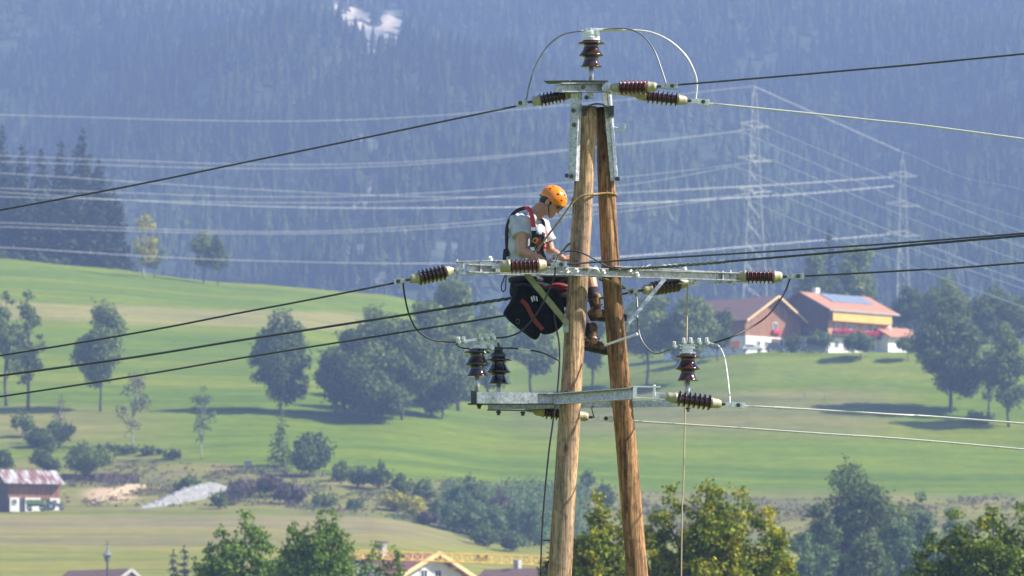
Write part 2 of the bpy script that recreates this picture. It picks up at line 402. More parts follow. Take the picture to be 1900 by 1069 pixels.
def sm(a, b, x): 
    t = np.clip((x - a) / (b - a), 0, 1); return t * t * (3 - 2 * t)
gcol = np.zeros(XX2.shape + (3,)); gcol[:] = (0.102, 0.150, 0.010)
def blend(mask, c):
    global gcol
    gcol = gcol * (1 - mask[..., None]) + np.array(c) * mask[..., None]
wob = gnoise(XX2, YY2, 14, 1); wob2 = gnoise(XX2, YY2, 5, 2); band = gnoise(XX2 * 0.12, YY2, 11, 8)
blend(0.4 * sm(-0.1, 0.6, band), (0.165, 0.178, 0.014))
blend(0.5 * sm(0.1, 0.6, -band), (0.07, 0.122, 0.008))
py_w = PYY + 5 * wob
blend(sm(556, 566, py_w - PX2 * 0.03) * (1 - sm(588, 600, py_w - PX2 * 0.03)) * (1 - sm(620, 760, PX2)) * 0.75, (0.22, 0.19, 0.075))          # dry strip
blend(sm(640, 668, py_w) * (1 - sm(700, 718, py_w)) * sm(900, 1200, PX2) * 0.55, (0.15, 0.175, 0.04))
blend(sm(712, 735, py_w + 8 * wob2) * (1 - sm(785, 830, py_w)) * sm(820, 1150, PX2) * (1 - sm(1560, 1760, PX2)) * 0.7, (0.15, 0.135, 0.06))
blend(sm(740, 775, py_w) * (1 - sm(800, 850, py_w)) * (1 - sm(120, 400, PX2 + 60 * wob)) * 0.6, (0.2, 0.165, 0.07))
blank = sm(1092, 1096, YY2 + 3 * wob); bank_top = np.interp(PX2, [0, 250, 480, 700, 950, 1400, 1900], [1192, 1190, 1178, 1166, 1172, 1186, 1186])
dry = blank * (1 - sm(-8, 8, YY2 - bank_top + 6 * wob))
blend(dry * (0.55 + 0.4 * sm(-0.4, 0.4, wob2)), (0.175, 0.155, 0.06))
blend(dry * sm(0.1, 0.5, wob) * 0.7, (0.12, 0.14, 0.05))
blend(dry * sm(0.25, 0.5, wob2 * 0.7 + 0.5 * wob) * 0.7, (0.13, 0.095, 0.075))
lowf = 1 - sm(1088, 1094, YY2 + 2 * wob)
blend(lowf * sm(600, 800, YY2), (0.17, 0.175, 0.035))
blend(lowf * sm(948, 965, PYY) * (1 - sm(1000, 1022, PYY + 8 * wob)) * (1 - sm(700, 1000, PX2)) * 0.8, (0.185, 0.155, 0.085))
blend(lowf * sm(0.0, 0.5, band) * 0.5, (0.195, 0.18, 0.04))
gp = np.exp(-(((PX2 - 205) / 50) ** 2 + ((PYY - 918) / 15) ** 2) ** 2) * sm(-0.5, 0.2, wob2 + 0.4)
blend(gp, (0.42, 0.31, 0.21))
GROUND = grid_obj('meadow', XX2, YY2, ZZ2, col_mat('meadow_grass', 0.09, (0.25, 1.6, 1)), gcol)
tag(GROUND, 'green and straw coloured mown meadow rising towards the forest', 'meadow', kind='structure')

mx_ = np.linspace(-900, 900, 260); my_ = np.linspace(2080, 4150, 260)
MX2, MY2 = np.meshgrid(mx_, my_); MZ2 = mz(MX2, MY2)
MPX = 950 + F * MX2 / MY2 * 0.997; MPY = EYE - F * MZ2 / MY2
def scree(px, py):
    s = 0
    # bright cliff and the fan below, the pale gullies lower down
    for (cx, cy, rx, ry, an, k) in [(650, 28, 50, 19, 0.62, 1.6), (690, 72, 70, 40, 0.3, 0.85), (718, 34, 16, 26, 0, 1.25), (738, 55, 30, 28, 0.2, 0.8),
                                    (694, 345, 12, 40, 0.45, .95), (650, 392, 64, 13, -0.5, .95), (655, 465, 58, 52, 0, .5), (700, 515, 20, 12, 0, 1.0), (760, 430, 130, 12, -0.25, .6), (850, 460, 120, 46, 0, .4), (675, 262, 34, 18, 0.4, .6)]:
        c, q = math.cos(an), math.sin(an); u = (px - cx) * c + (py - cy) * q; v = -(px - cx) * q + (py - cy) * c
        s = np.maximum(s, k * np.exp(-((u / rx) ** 2 + (v / ry) ** 2)))
    return s
SCR = scree(MPX, MPY)
mcol = np.zeros(MX2.shape + (3,)); mcol[:] = (0.03, 0.045, 0.025)
t = sm(0.25, 0.6, SCR)[..., None]; mcol = mcol * (1 - t) + np.array((0.19, 0.19, 0.175)) * t
t = sm(0.85, 1.15, SCR)[..., None]; mcol = mcol * (1 - t) + np.array((0.46, 0.38, 0.33)) * t
MZ2 = MZ2 + SCR.clip(0, 1) * 4 * gnoise(MX2, MY2, 6, 4)
MOUNT = grid_obj('mountain', MX2, MY2, MZ2, col_mat('mountain_ground', 0.05, (1, 0.4, 1), 0.6), mcol)
tag(MOUNT, 'steep forested mountainside with a pale cliff and scree gullies', 'mountain', kind='structure')

# ------------------------------------------------------------------ foliage
def rand_dirs(n):
    v = rng.normal(size=(n, 3)); return v / np.linalg.norm(v, axis=1, keepdims=True)
def leaf_quads(c, size, nrm=None, elong=1.0):
    n = len(c); d = rand_dirs(n)
    if nrm is not None:
        d = d * 0.75 + nrm; d /= np.linalg.norm(d, axis=1, keepdims=True)
    a = np.cross(d, rand_dirs(n)); a /= np.linalg.norm(a, axis=1, keepdims=True); b = np.cross(d, a)
    s = (size * rng.uniform(0.6, 1.25, n))[:, None]
    a = a * s * 0.5 * elong; b = b * s * 0.5
    q = np.stack([c - a, c - b * 0.8 - a * 0.1, c + a, c + b * 0.8 + d * s * 0.12], 1)
    return q.reshape(-1, 3)
def crown_round(W, H0, H1, nlobe, leaf, dens, wx=1.0, squash=0.8, taper=0.0, lobe=(0.17, 0.30)):
    """leaf quads of a crown from H0 to H1, width W, built of leafy lobes; returns verts and lobe centres"""
    hh = (H1 - H0); cen = []; out = []; W = W * 1.15
    nlobe = int(nlobe * 1.7); lobe = (lobe[0] * .72, lobe[1] * .82); sk = rng.uniform(-.12, .12, 2)
    for i in range(nlobe):
        r = rng.uniform(*lobe) * W
        r = min(r, hh * 0.4)
        for _ in range(30):
            p = rng.uniform(-1, 1, 3)
            if 0.45 < np.linalg.norm(p) < 1: break
        f = 1.0 - taper * max(0, p[2]) - 0.25 * taper * abs(min(0, p[2]))
        p = p * (1 + .16 * math.sin(3.1 * p[0] + 4 * p[2] + i * 0.0 + sk[0] * 40))
        c = np.array([p[0] * f * (W / 2 - r * 0.75) + sk[0] * W * p[2], p[1] * f * (W / 2 - r * 0.75), (H0 + H1) / 2 + p[2] * (hh / 2 - r * 0.8)])
        if i == 0: c = np.array([rng.uniform(-.05, .05) * W, 0, H1 - r * 0.8])
        cen.append((c, r))
    for c, r in cen:
        n = int(dens * 4 * math.pi * r * r / (leaf * leaf * 0.4))
        d = rand_dirs(n)
        k = np.sin(d[:, 0] * 7 + c[0]) * np.sin(d[:, 1] * 6 + c[1]) * np.sin(d[:, 2] * 7 + c[2])
        rad = r * (rng.uniform(0.25, 1.0, n) ** 0.45) * (1 + 0.28 * k)
        pts = c + d * rad[:, None] * np.array([1, 1, squash])
        out.append(leaf_quads(pts, leaf, d * 0.9))
    # stray twigs past the outline
    for c, r in cen:
        m_ = max(2, int(dens * 5))
        for d in rand_dirs(m_):
            k = rng.integers(4, 10); tt = rng.uniform(0.9, 1.35, k)[:, None]
            out.append(leaf_quads(c + d * r * tt + rng.normal(size=(k, 3)) * leaf * 0.35, leaf * 0.9))
    return np.concatenate(out), cen
def crown_spires(sp, H0, leaf, dens):
    """ragged crown: leafy lobes stacked under several leading shoots; sp = (dx, top height, half width)"""
    out = []; cen = []
    for dx, top, hw in sp:
        h = top; k = 0
        while h > H0:
            f = min(1, (top - h) / (hw * 2.2)); r = hw * (.25 + .10 * f) * rng.uniform(.75, 1.2)
            for _ in range(1 + int(5 * f)):
                a = rng.uniform(0, 6.28); rr = hw * (f ** .6) * rng.uniform(.35, .95)
                cen.append((np.array([dx + math.cos(a) * rr, math.sin(a) * rr, h - r * .6 + rng.normal() * r * .3]), r))
            h -= r * 1.15; k += 1
    for c, r in cen:
        n = int(dens * 4 * math.pi * r * r / (leaf * leaf * 0.4)); d = rand_dirs(n)
        rad = r * (rng.uniform(0.15, 1.0, n) ** 0.5) * (1 + .3 * np.sin(d[:, 0] * 6 + c[0] * 3) * np.sin(d[:, 2] * 6 + c[2] * 3))
        out.append(leaf_quads(c + d * rad[:, None] * np.array([1.1, 1.1, .8]), leaf, d * .8))
        for d in rand_dirs(3):
            k = rng.integers(3, 8); tt = rng.uniform(0.9, 1.5, k)[:, None]; out.append(leaf_quads(c + d * r * tt + rng.normal(size=(k, 3)) * leaf * .3, leaf * .9))
    return np.concatenate(out), cen
def crown_cone(W, H0, H1, leaf, dens, droop=0.25):
    hh = H1 - H0; out = []; nl = max(10, int(hh / 0.75))
    for i in range(nl):
        f = i / nl; h = H0 + hh * f; r = W / 2 * ((1 - f) ** 0.75) * rng.uniform(0.75, 1.1) + 0.12
        nb = max(4, int(10 * (1 - f) + 4))
        for k in range(nb):
            a = rng.uniform(0, 2 * math.pi); rr = r * rng.uniform(0.6, 1.12)
            m_ = max(3, int(rr / leaf * 3.0 * dens)); t_ = rng.uniform(0.15, 1, m_)
            x = np.cos(a) * rr * t_; y = np.sin(a) * rr * t_; z = h - droop * rr * t_ * t_ * 1.6 + 0.1 * rr
            pts = np.stack([x, y, z], 1) + rng.normal(size=(m_, 3)) * leaf * 0.28
            out.append(leaf_quads(pts, leaf * (1.1 - 0.4 * f), np.tile([0, 0, .9], (m_, 1))))
    k = 14; out.append(leaf_quads(np.stack([np.zeros(k), np.zeros(k), H1 - rng.uniform(0, .08, k) * hh], 1), leaf * 0.6))
    return np.concatenate(out), []
def tree(name, label, px, top, w, base=None, Y=None, cb=0.22, kind='round', m='leaf_mid', cat='tree', leaf=0.55, dens=0.62, nl=16, tr=None,
         group=None, bark='bark', lean=0.0, taper=0.35, limbs=True, lobe=(0.17, 0.30), spires=None):
    if Y is None: Y = Yat(px, base)
    g = G(px, Y); H = P(px, top, Y).z - g.z; W = w / F * Y
    root = thing(name, g, label, cat, group)
    tr = tr or max(0.10, H * 0.016)
    if spires:
        k_ = Y / F; vs, cen = crown_spires([(dx * k_, P(px, tp_, Y).z - g.z, w_ * k_ / 2) for dx, tp_, w_ in spires], H * cb, leaf, dens)
    elif kind == 'cone': vs, cen = crown_cone(W, H * cb, H, leaf, dens)
    else: vs, cen = crown_round(W, H * cb, H, nl, leaf, dens, taper=taper, lobe=lobe)
    o = np_obj('foliage' if cat == 'bush' else 'crown', vs, 4, M[m], root)
    tops = H * (0.9 if kind == 'cone' else 0.72)
    pts = [(0, 0, -0.3), (lean * .3 + 0.02 * H * rng.normal(), 0, H * 0.25), (lean * .6, 0.01 * H * rng.normal(), H * 0.5), (lean, 0, tops)]
    parts = [tube(spline(pts, 3), [tr * (1 - 0.8 * i / 9) for i in range(10)], 7)]
    if limbs:
        for c, r in (cen[:12] if not spires else cen[::max(1, len(cen) // 16)]):
            h0 = max(H * 0.12, min(c[2] * rng.uniform(0.45, 0.75), tops * 0.9)); f = h0 / tops
            s0 = V((lean * f, 0, h0)); mid = s0.lerp(V(c), 0.5) + V((0, 0, 0.04 * H))
            parts.append(tube([s0, mid, V(c)], [tr * 0.42, tr * 0.28, tr * 0.12], 5))
    if cat != 'bush' or kind == 'sparse':
        build('trunk', join(*parts), M[bark], root, smooth=True, local=True)
    else:
        st = [tube([(rng.uniform(-.15, .15) * W, rng.uniform(-.15, .15) * W, -0.2), V(c) * 0.9], [tr * .6, tr * .2], 5) for c, r in cen[:7]]
        if st: build('stems', join(*st), M[bark], root, local=True)
    return root
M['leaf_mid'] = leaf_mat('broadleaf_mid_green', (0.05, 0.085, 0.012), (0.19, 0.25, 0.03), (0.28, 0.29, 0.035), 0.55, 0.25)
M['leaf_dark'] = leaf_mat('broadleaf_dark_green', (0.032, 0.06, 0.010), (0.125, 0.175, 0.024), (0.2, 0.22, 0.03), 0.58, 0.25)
M['leaf_light'] = leaf_mat('broadleaf_pale_green', (0.06, 0.10, 0.03), (0.13, 0.19, 0.055), (0.17, 0.2, 0.06), 0.55, 0.3)
M['leaf_yellow'] = leaf_mat('yellowing_leaves', (0.22, 0.22, 0.02), (0.50, 0.44, 0.03), (0.14, 0.18, 0.02), 0.5, 0.35)
M['leaf_fore'] = leaf_mat('near_tree_leaves', (0.06, 0.10, 0.008), (0.26, 0.31, 0.014), (0.62, 0.50, 0.02), 0.48, 1.1, trans=.35)
M['leaf_fore_green'] = leaf_mat('near_fresh_green_leaves', (0.06, 0.12, 0.012), (0.21, 0.32, 0.03), (0.3, 0.35, 0.03), 0.52, 0.6)
M['leaf_fore_dark'] = leaf_mat('near_deep_green_leaves', (0.055, 0.10, 0.008), (0.20, 0.27, 0.016), (0.42, 0.38, 0.02), 0.56, 0.8)
M['needle'] = leaf_mat('conifer_needles', (0.014, 0.028, 0.014), (0.035, 0.06, 0.026), (0.06, 0.085, 0.03), 0.55, 0.12, trans=0.15)
M['heath'] = leaf_mat('purple_brown_scrub', (0.075, 0.06, 0.045), (0.15, 0.12, 0.08), (0.11, 0.08, 0.075), 0.5, 0.5)
M['willow'] = leaf_mat('blue_green_scrub', (0.07, 0.12, 0.04), (0.15, 0.24, 0.075), (0.07, 0.11, 0.04), 0.5, 0.3)

# the mountain forest: thousands of conifers that read as one mass
def forest():
    n = 19000
    y = 2330 + (4060 - 2330) * rng.uniform(0, 1, n) ** 0.9; x = (rng.uniform(-420, 2320, n) - 950) / F * y
    z = mz(x, y); px = 950 + F * x / y; py = EYE - F * z / y
    s = scree(px, py); thin = gnoise(x, y, 60, 9)
    keep = (rng.uniform(0, 1, n) > np.clip(s * 2.4 - 0.3, 0, 0.99)) & (rng.uniform(0, 1, n) > np.clip(0.25 * thin, 0, 0.4))
    x, y, z = x[keep], y[keep], z[keep]; n = len(x)
    h = rng.uniform(6, 19, n) * (1 + 0.3 * thin[keep]); r = h * rng.uniform(0.17, 0.27, n)
    allv = []; tiers = 5; seg = 7
    for t_ in range(tiers):
        f0 = 0.08 + t_ * 0.18; f1 = min(1.0, f0 + 0.36 - 0.02 * t_)
        rr = r * (1 - f0) ** 0.9 * rng.uniform(0.85, 1.15, n)
        ph = rng.uniform(0, 6.28, n)
        for k in range(seg):
            a0 = ph + 2 * math.pi * k / seg; a1 = a0 + 2 * math.pi * rng.uniform(0.6, 1.0) / seg
            j0 = rng.uniform(0.7, 1.2, n); j1 = rng.uniform(0.7, 1.2, n)
            p0 = np.stack([x + rr * j0 * np.cos(a0), y + rr * j0 * np.sin(a0), z + h * (f0 - 0.03 * j0)], 1)
            p1 = np.stack([x + rr * j1 * np.cos(a1), y + rr * j1 * np.sin(a1), z + h * (f0 - 0.03 * j1)], 1)
            p2 = np.stack([x, y, z + h * f1], 1)
            allv.append(np.stack([p0, p1, p2], 1))
    v = np.stack(allv, 1).reshape(-1, 3)
    m, nt, b = new_mat('forest_needles'); L = nt.links
    n1 = tex(nt, 0.10, detail=3); r1 = ramp(nt, [(0.3, (0.018, 0.027, 0.010)), (0.5, (0.025, 0.036, 0.012)), (0.68, (0.038, 0.05, 0.015))]); L.new(n1.outputs['Fac'], r1.inputs[0])
    n2 = tex(nt, 0.0065, (1, .5, 1), 3); r2 = ramp(nt, [(0.36, (0.45, 0.5, 0.55)), (0.5, (1, 1, 1)), (0.64, (1.9, 1.75, 1.3))]); L.new(n2.outputs['Fac'], r2.inputs[0])
    mx = nt.nodes.new('ShaderNodeMixRGB'); mx.blend_type = 'MULTIPLY'; mx.inputs[0].default_value = 1; L.new(r1.outputs[0], mx.inputs[1]); L.new(r2.outputs[0], mx.inputs[2])
    L.new(mx.outputs[0], b.inputs['Base Color']); b.inputs['Roughness'].default_value = .9; b.inputs['Specular IOR Level'].default_value = .1
    o = np_obj('conifer_forest', v, 3, m)
    tag(o, 'hazy blue spruce forest covering the whole mountainside', 'forest', kind='stuff')
forest()

# far haze: one closed box of even, pale air
hz = build('haze', box((0, 2000, 280), (2600, 4500, 700)), None)
hm = bpy.data.materials.new('valley_haze'); hm.use_nodes = True; hn = hm.node_tree; hn.nodes.clear()
ho = hn.nodes.new('ShaderNodeOutputMaterial'); pv = hn.nodes.new('ShaderNodeVolumePrincipled')
pv.inputs['Color'].default_value = (0.39, 0.54, 0.94, 1); pv.inputs['Density'].default_value = 0.00017; pv.inputs['Anisotropy'].default_value = 0.0
hn.links.new(pv.outputs[0], ho.inputs['Volume']); hz.data.materials.append(hm)
tag(hz, 'pale blue summer haze filling the valley', 'haze', kind='stuff')

# ------------------------------------------------------------------ trees and bushes
M['needle_dark'] = leaf_mat('dark_spruce_needles', (0.010, 0.022, 0.008), (0.03, 0.055, 0.018), (0.07, 0.095, 0.022), 0.53, 0.12, trans=0.1)
M['dry_tuft'] = leaf_mat('dry_grass_tufts', (0.13, 0.12, 0.04), (0.27, 0.22, 0.10), (0.09, 0.12, 0.03), 0.52, 0.3)
TG = 'broadleaf trees on the meadow'; BG = 'bushes on the dry bank'; CG = 'conifers at the forest edge'
# forest edge on the left crest
for i, (px, top, wd, Y, lab) in enumerate([
    (2, 232, 62, 1640, 'tall dark conifer cut by the left edge, behind the top of the meadow'),
    (38, 268, 58, 1600, 'second conifer from the left edge in the dark row above the meadow'),
    (76, 275, 62, 1650, 'conifer left of the tallest pair in the dark row above the meadow'),
    (112, 262, 58, 1610, 'conifer just left of the tallest one in the dark row above the meadow'),
    (152, 238, 76, 1640, 'tallest conifer of the dark row above the upper left meadow'),
    (184, 292, 70, 1600, 'shorter conifer just right of the tallest one in the dark row'),
    (210, 345, 56, 1590, 'low rounded conifer at the right end of the dark row'),
    (20, 330, 58, 1585, 'lower conifer in front of the left end of the dark row'),
    (95, 352, 62, 1583, 'lower conifer in front of the middle of the dark row'),
    (140, 372, 60, 1581, 'lower conifer in front of the tallest one of the dark row'),
    (182, 392, 58, 1581, 'small conifer at the foot of the right half of the dark row'),
    (55, 385, 56, 1581, 'small conifer at the foot of the left half of the dark row'),
]):
    tree('conifer_tree', lab, px, top, wd * 1.9, Y=Y, cb=0.02, kind='cone', m='needle_dark', leaf=1.1, dens=1.7, group=CG, tr=0.3)
for i, (px, top, wd) in enumerate([(12, 466, 62), (60, 474, 66), (105, 482, 60)]):
    tree('shrub', ['light green shrub at the left end of the hedge above the meadow', 'middle light green shrub of the hedge above the meadow', 'right end shrub of the hedge above the upper left meadow'][i],
         px, top, wd, Y=1576, cb=0.0, m='leaf_light', cat='bush', nl=9, leaf=0.6, group='hedge shrubs above the meadow')
tree('birch_tree', 'slim yellowing birch standing alone at the top edge of the meadow', 268, 398, 44, base=517, m='leaf_yellow', leaf=0.55, nl=13, dens=.5, taper=.25, bark='bark_pale', cb=.12)
tree('birch_foliage_tree', 'green lower companion tree leaning against the yellow birch', 288, 440, 38, base=516, m='leaf_mid', leaf=0.55, nl=9, dens=.5, cb=.2)
tree('meadow_tree', 'left tree of the round pair at the crest of the meadow', 377, 428, 50, base=526, m='leaf_mid', nl=13, cb=.2)
tree('meadow_tree', 'right rounder tree of the pair at the crest of the meadow', 404, 434, 44, base=528, m='leaf_dark', nl=13, cb=.2)
# left trees
tree('meadow_tree', 'tall narrow tree cut by the left edge with a gap in its crown', 12, 540, 62, base=752, cb=.22, nl=16, group=TG, taper=.5)
tree('meadow_tree', 'tall narrow tree second from the left edge above the dark bushes', 52, 538, 58, base=762, cb=.2, nl=17, group=TG, taper=.5)
tree('meadow_tree', 'broad egg-shaped tree with a bare trunk alone on the left meadow', 186, 560, 100, base=762, cb=.24, nl=24, group=TG, taper=.75, tr=.28)
tree('bare_tree', 'thin half bare birch with pale twigs on the left meadow', 246, 688, 58, base=828, cb=.15, kind='sparse', m='heath', leaf=0.38, dens=.10, nl=14, bark='bark_pale', tr=.16, group='thin young trees')
tree('young_tree', 'slim young tree with a pale stem below the big shadow', 375, 714, 56, base=851, cb=.15, kind='sparse', m='leaf_light', leaf=0.42, dens=.22, nl=15, bark='bark_pale', tr=.15, group='thin young trees', lobe=(.12, .2))
tree('small_bare_tree', 'faint leafless sapling above the dark bushes at far left', 112, 735, 34, base=820, cb=.1, kind='sparse', m='heath', leaf=0.3, dens=.10, nl=9, bark='bark_pale', tr=.1, group='thin young trees')
# big clump in the middle
tree('meadow_tree', 'separate tall tree left of the big dark grove', 520, 574, 112, base=765, cb=.0, nl=26, group=TG, m='leaf_dark', taper=.4)
grove = 'trees of the big dark grove'
for (px, top, wd, base, mm, lab) in [
    (640, 610, 100, 775, 'leaf_dark', 'low broad tree at the left end of the big dark grove'),
    (690, 566, 130, 778, 'leaf_mid', 'tall tree in the left half of the big dark grove'),
    (745, 590, 120, 780, 'leaf_dark', 'front tree in the middle of the big dark grove'),
    (800, 560, 120, 774, 'leaf_mid', 'tall pale tree in the middle of the big dark grove behind the cables'),
    (850, 515, 140, 762, 'leaf_mid', 'tallest tree of the big dark grove right under the insulator string'),
    (905, 560, 110, 745, 'leaf_light', 'lighter loose tree at the right end of the big dark grove'),
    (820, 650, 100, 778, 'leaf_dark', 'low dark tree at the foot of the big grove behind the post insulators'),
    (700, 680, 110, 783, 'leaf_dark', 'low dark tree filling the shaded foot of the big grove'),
]:
    tree('grove_tree', lab, px, top, wd, base=base, cb=.05, nl=26, m=mm, group=grove, taper=.35, leaf=.6)
tree('sunlit_tree', 'pale green tree half hidden behind the tool bag', 985, 575, 90, base=735, cb=.12, nl=18, m='leaf_mid', group=TG)
tree('meadow_tree', 'tree seen through the gap between the two timber poles', 1098, 570, 66, base=722, cb=.2, nl=16, m='leaf_mid', group=TG)
tree('meadow_tree', 'tree with a forked trunk just right of the timber poles', 1200, 545, 120, base=716, cb=.25, nl=24, m='leaf_mid', group=TG)
tree('meadow_tree', 'tall tree behind the hanging rope left of the farm barn', 1272, 548, 104, base=712, cb=.2, nl=22, m='leaf_mid', group=TG)
tree('meadow_tree', 'darker tree at the left end of the barn roof', 1332, 575, 60, base=668, cb=.1, nl=14, m='leaf_dark', group=TG)
# lower left
tree('small_conifer', 'small pointed conifer in front of the big shadow', 522, 738, 62, base=868, cb=.08, kind='cone', m='leaf_mid', leaf=.5, dens=.9)
tree('shrub', 'dense round dark bush right of the small pointed conifer', 574, 800, 84, base=884, cb=0, nl=16, m='leaf_dark', cat='bush', group=BG)
for (px, top, wd, base, mm, lab) in [
    (8, 835, 46, 878, 'leaf_dark', 'round dark bush cut by the left edge above the old barn'),
    (82, 795, 66, 882, 'leaf_dark', 'tall dark bush behind the rusty barn roof'),
    (162, 818, 86, 884, 'leaf_mid', 'broad green bush right of the rusty barn'),
    (44, 762, 44, 812, 'leaf_mid', 'small bush under the two narrow trees at far left'),
    (102, 780, 72, 828, 'leaf_dark', 'wide low bush above the broad green one'),
    (70, 792, 50, 830, 'leaf_dark', 'low dark bush between the small bush and the tall dark bush'),
    (350, 882, 52, 912, 'leaf_mid', 'low green bush above the pale gravel heap'),
    (635, 855, 46, 893, 'leaf_mid', 'first bush of the row right of the dense dark bush'),
    (668, 862, 44, 905, 'leaf_light', 'second paler bush of the row on the bank'),
    (706, 856, 52, 908, 'leaf_dark', 'darkest bush of the row on the bank'),
    (745, 880, 48, 918, 'leaf_mid', 'bush left above the yellow shrub'),
    (788, 888, 48, 930, 'leaf_mid', 'bush directly above the yellow shrub'),
    (600, 916, 52, 942, 'leaf_mid', 'low round bush at the edge of the mown field'),
    (500, 878, 60, 922, 'heath', 'purple brown heather scrub left of the low bush row'),
    (448, 888, 62, 926, 'heath', 'brown scrub beside the dark end of the gravel heap'),
    (540, 895, 58, 935, 'heath', 'brown scrub above the low round bush'),
    (430, 896, 44, 938, 'heath', 'brown thicket half burying the right end of the gravel heap'),
    (408, 912, 34, 944, 'leaf_mid', 'weedy green growth on the right end of the gravel heap'),
    (205, 824, 50, 838, 'leaf_dark', 'left end of the low dark hedge below the half bare birch'),
    (238, 826, 54, 842, 'leaf_dark', 'low dark hedge bush right at the foot of the half bare birch'),
    (276, 829, 54, 846, 'leaf_dark', 'low dark hedge bush right of the half bare birch foot'),
    (318, 835, 44, 850, 'leaf_dark', 'right end of the low dark hedge left of the slim young tree'),
    (660, 926, 40, 946, 'leaf_light', 'small yellow green bush at the rim of the mown field'),
]:
    tree('shrub', lab, px, top, wd, base=base, cb=0, nl=9, m=mm, cat='bush', group=BG, leaf=.42, dens=.6)
for (px, top, wd, base, mm, lab) in [
    (735, 912, 52, 948, 'leaf_yellow', 'left part of the bright yellow shrub below the bank'),
    (770, 918, 60, 962, 'leaf_yellow', 'brightest yellow shrub hanging over the mown field'),
    (812, 926, 40, 960, 'leaf_light', 'small yellow green shrub right of the brightest yellow one'),
    (790, 948, 44, 975, 'heath', 'dark twiggy scrub under the yellow shrub')]:
    tree('shrub', lab, px, top, wd, base=base, cb=0, nl=10, m=mm, cat='bush', leaf=.42, group='yellow shrubs on the field rim')
for (px, top, wd, base, mm, lab) in [
    (848, 895, 48, 952, 'willow', 'highest willow bush left of the brush in the creek'),
    (872, 880, 56, 948, 'leaf_dark', 'spiky dark bush rising over the creek brush'),
    (840, 930, 58, 985, 'willow', 'willow bush at the left edge of the creek brush'),
    (880, 925, 62, 995, 'willow', 'broad willow bush in the middle of the creek brush'),
    (915, 935, 60, 1008, 'willow', 'willow bush in the creek brush left of the black cable'),
    (955, 930, 62, 1006, 'willow', 'willow bush in the creek brush crossed by the black cable'),
    (990, 925, 56, 1012, 'willow', 'willow bush in the creek brush against the left timber pole'),
    (925, 905, 46, 958, 'heath', 'brown scrub on the bank above the creek brush'),
    (900, 975, 56, 1014, 'leaf_dark', 'dark low bush at the lower rim of the creek brush'),
    (950, 985, 60, 1024, 'leaf_dark', 'dark low bush under the willow crossed by the cable'),
    (1090, 872, 28, 905, 'leaf_dark', 'tiny spiky bush seen between the timber poles'),
    (1122, 898, 46, 945, 'leaf_dark', 'small dark bush above the yellow tree between the poles'),
]:
    tree('shrub', lab, px, top, wd, base=base, cb=0, nl=11, m=mm, cat='bush', leaf=.42, group='creek bushes')
# by the farm
tree('orchard_tree', 'round little fruit tree on a thin stem in front of the yellow chalet', 1596, 613, 64, base=668, cb=.22, nl=13, m='leaf_light', leaf=.42, group='fruit trees by the chalet')
tree('orchard_tree', 'small fruit tree in front of the low annex', 1685, 620, 40, base=668, cb=.25, nl=10, m='leaf_mid', leaf=.42, group='fruit trees by the chalet')
tree('orchard_tree', 'bushy pale tree at the near corner of the yellow chalet', 1522, 612, 50, base=656, cb=.05, nl=11, m='leaf_light', leaf=.42, group='fruit trees by the chalet')
tree('shrub', 'dark round bush at the right corner of the wooden barn', 1474, 618, 36, base=655, cb=0, nl=10, m='leaf_dark', cat='bush', leaf=.42)
tree('back_tree', 'big pale spruce with a dark pointed top behind the yellow chalet', 1540, 418, 78, Y=1500, cb=.02, kind='cone', m='needle', leaf=.9, dens=.7, tr=.3, group='trees behind the farm')
tree('back_tree', 'broad pale green tree behind the chalet roof and spruce', 1580, 452, 96, Y=1480, cb=.05, nl=22, m='leaf_mid', leaf=.7, group='trees behind the farm')
tree('back_tree', 'pale green tree behind the left end of the chalet roof', 1515, 470, 70, Y=1490, cb=.05, nl=16, m='leaf_mid', leaf=.7, group='trees behind the farm')
tree('back_tree', 'dark tree right behind the annex', 1690, 530, 70, Y=1440, cb=.02, nl=16, m='leaf_dark', group='trees behind the farm')
tree('back_tree', 'tall grey green tree left of the big right hand crown', 1756, 508, 96, Y=1430, cb=.05, nl=22, m='leaf_mid', group='trees behind the farm')
tree('back_tree', 'wide dark tree near the right edge above the meadow', 1850, 530, 100, Y=1420, cb=.05, nl=22, m='leaf_dark', group='trees behind the farm')
tree('back_tree', 'dark tree cut by the right edge of the photo', 1905, 545, 90, Y=1425, cb=.05, nl=18, m='leaf_dark', group='trees behind the farm')
tree('meadow_tree', 'great leafy tree throwing the long shadow on the right meadow', 1764, 548, 122, base=764, cb=.08, nl=34, m='leaf_dark', group=TG, taper=.45, tr=.4)
tree('meadow_tree', 'pale feathery tree at the right edge beside the great leafy tree', 1872, 606, 88, base=790, cb=.08, nl=24, m='leaf_mid', group=TG)
tree('meadow_tree', 'slim pale tree between the great leafy tree and the feathery one', 1834, 625, 40, base=778, cb=.15, nl=12, m='leaf_light', group=TG)
tree('shrub', 'rough green growth at the foot of the feathery tree', 1815, 765, 60, base=788, cb=0, nl=9, m='leaf_mid', cat='bush')
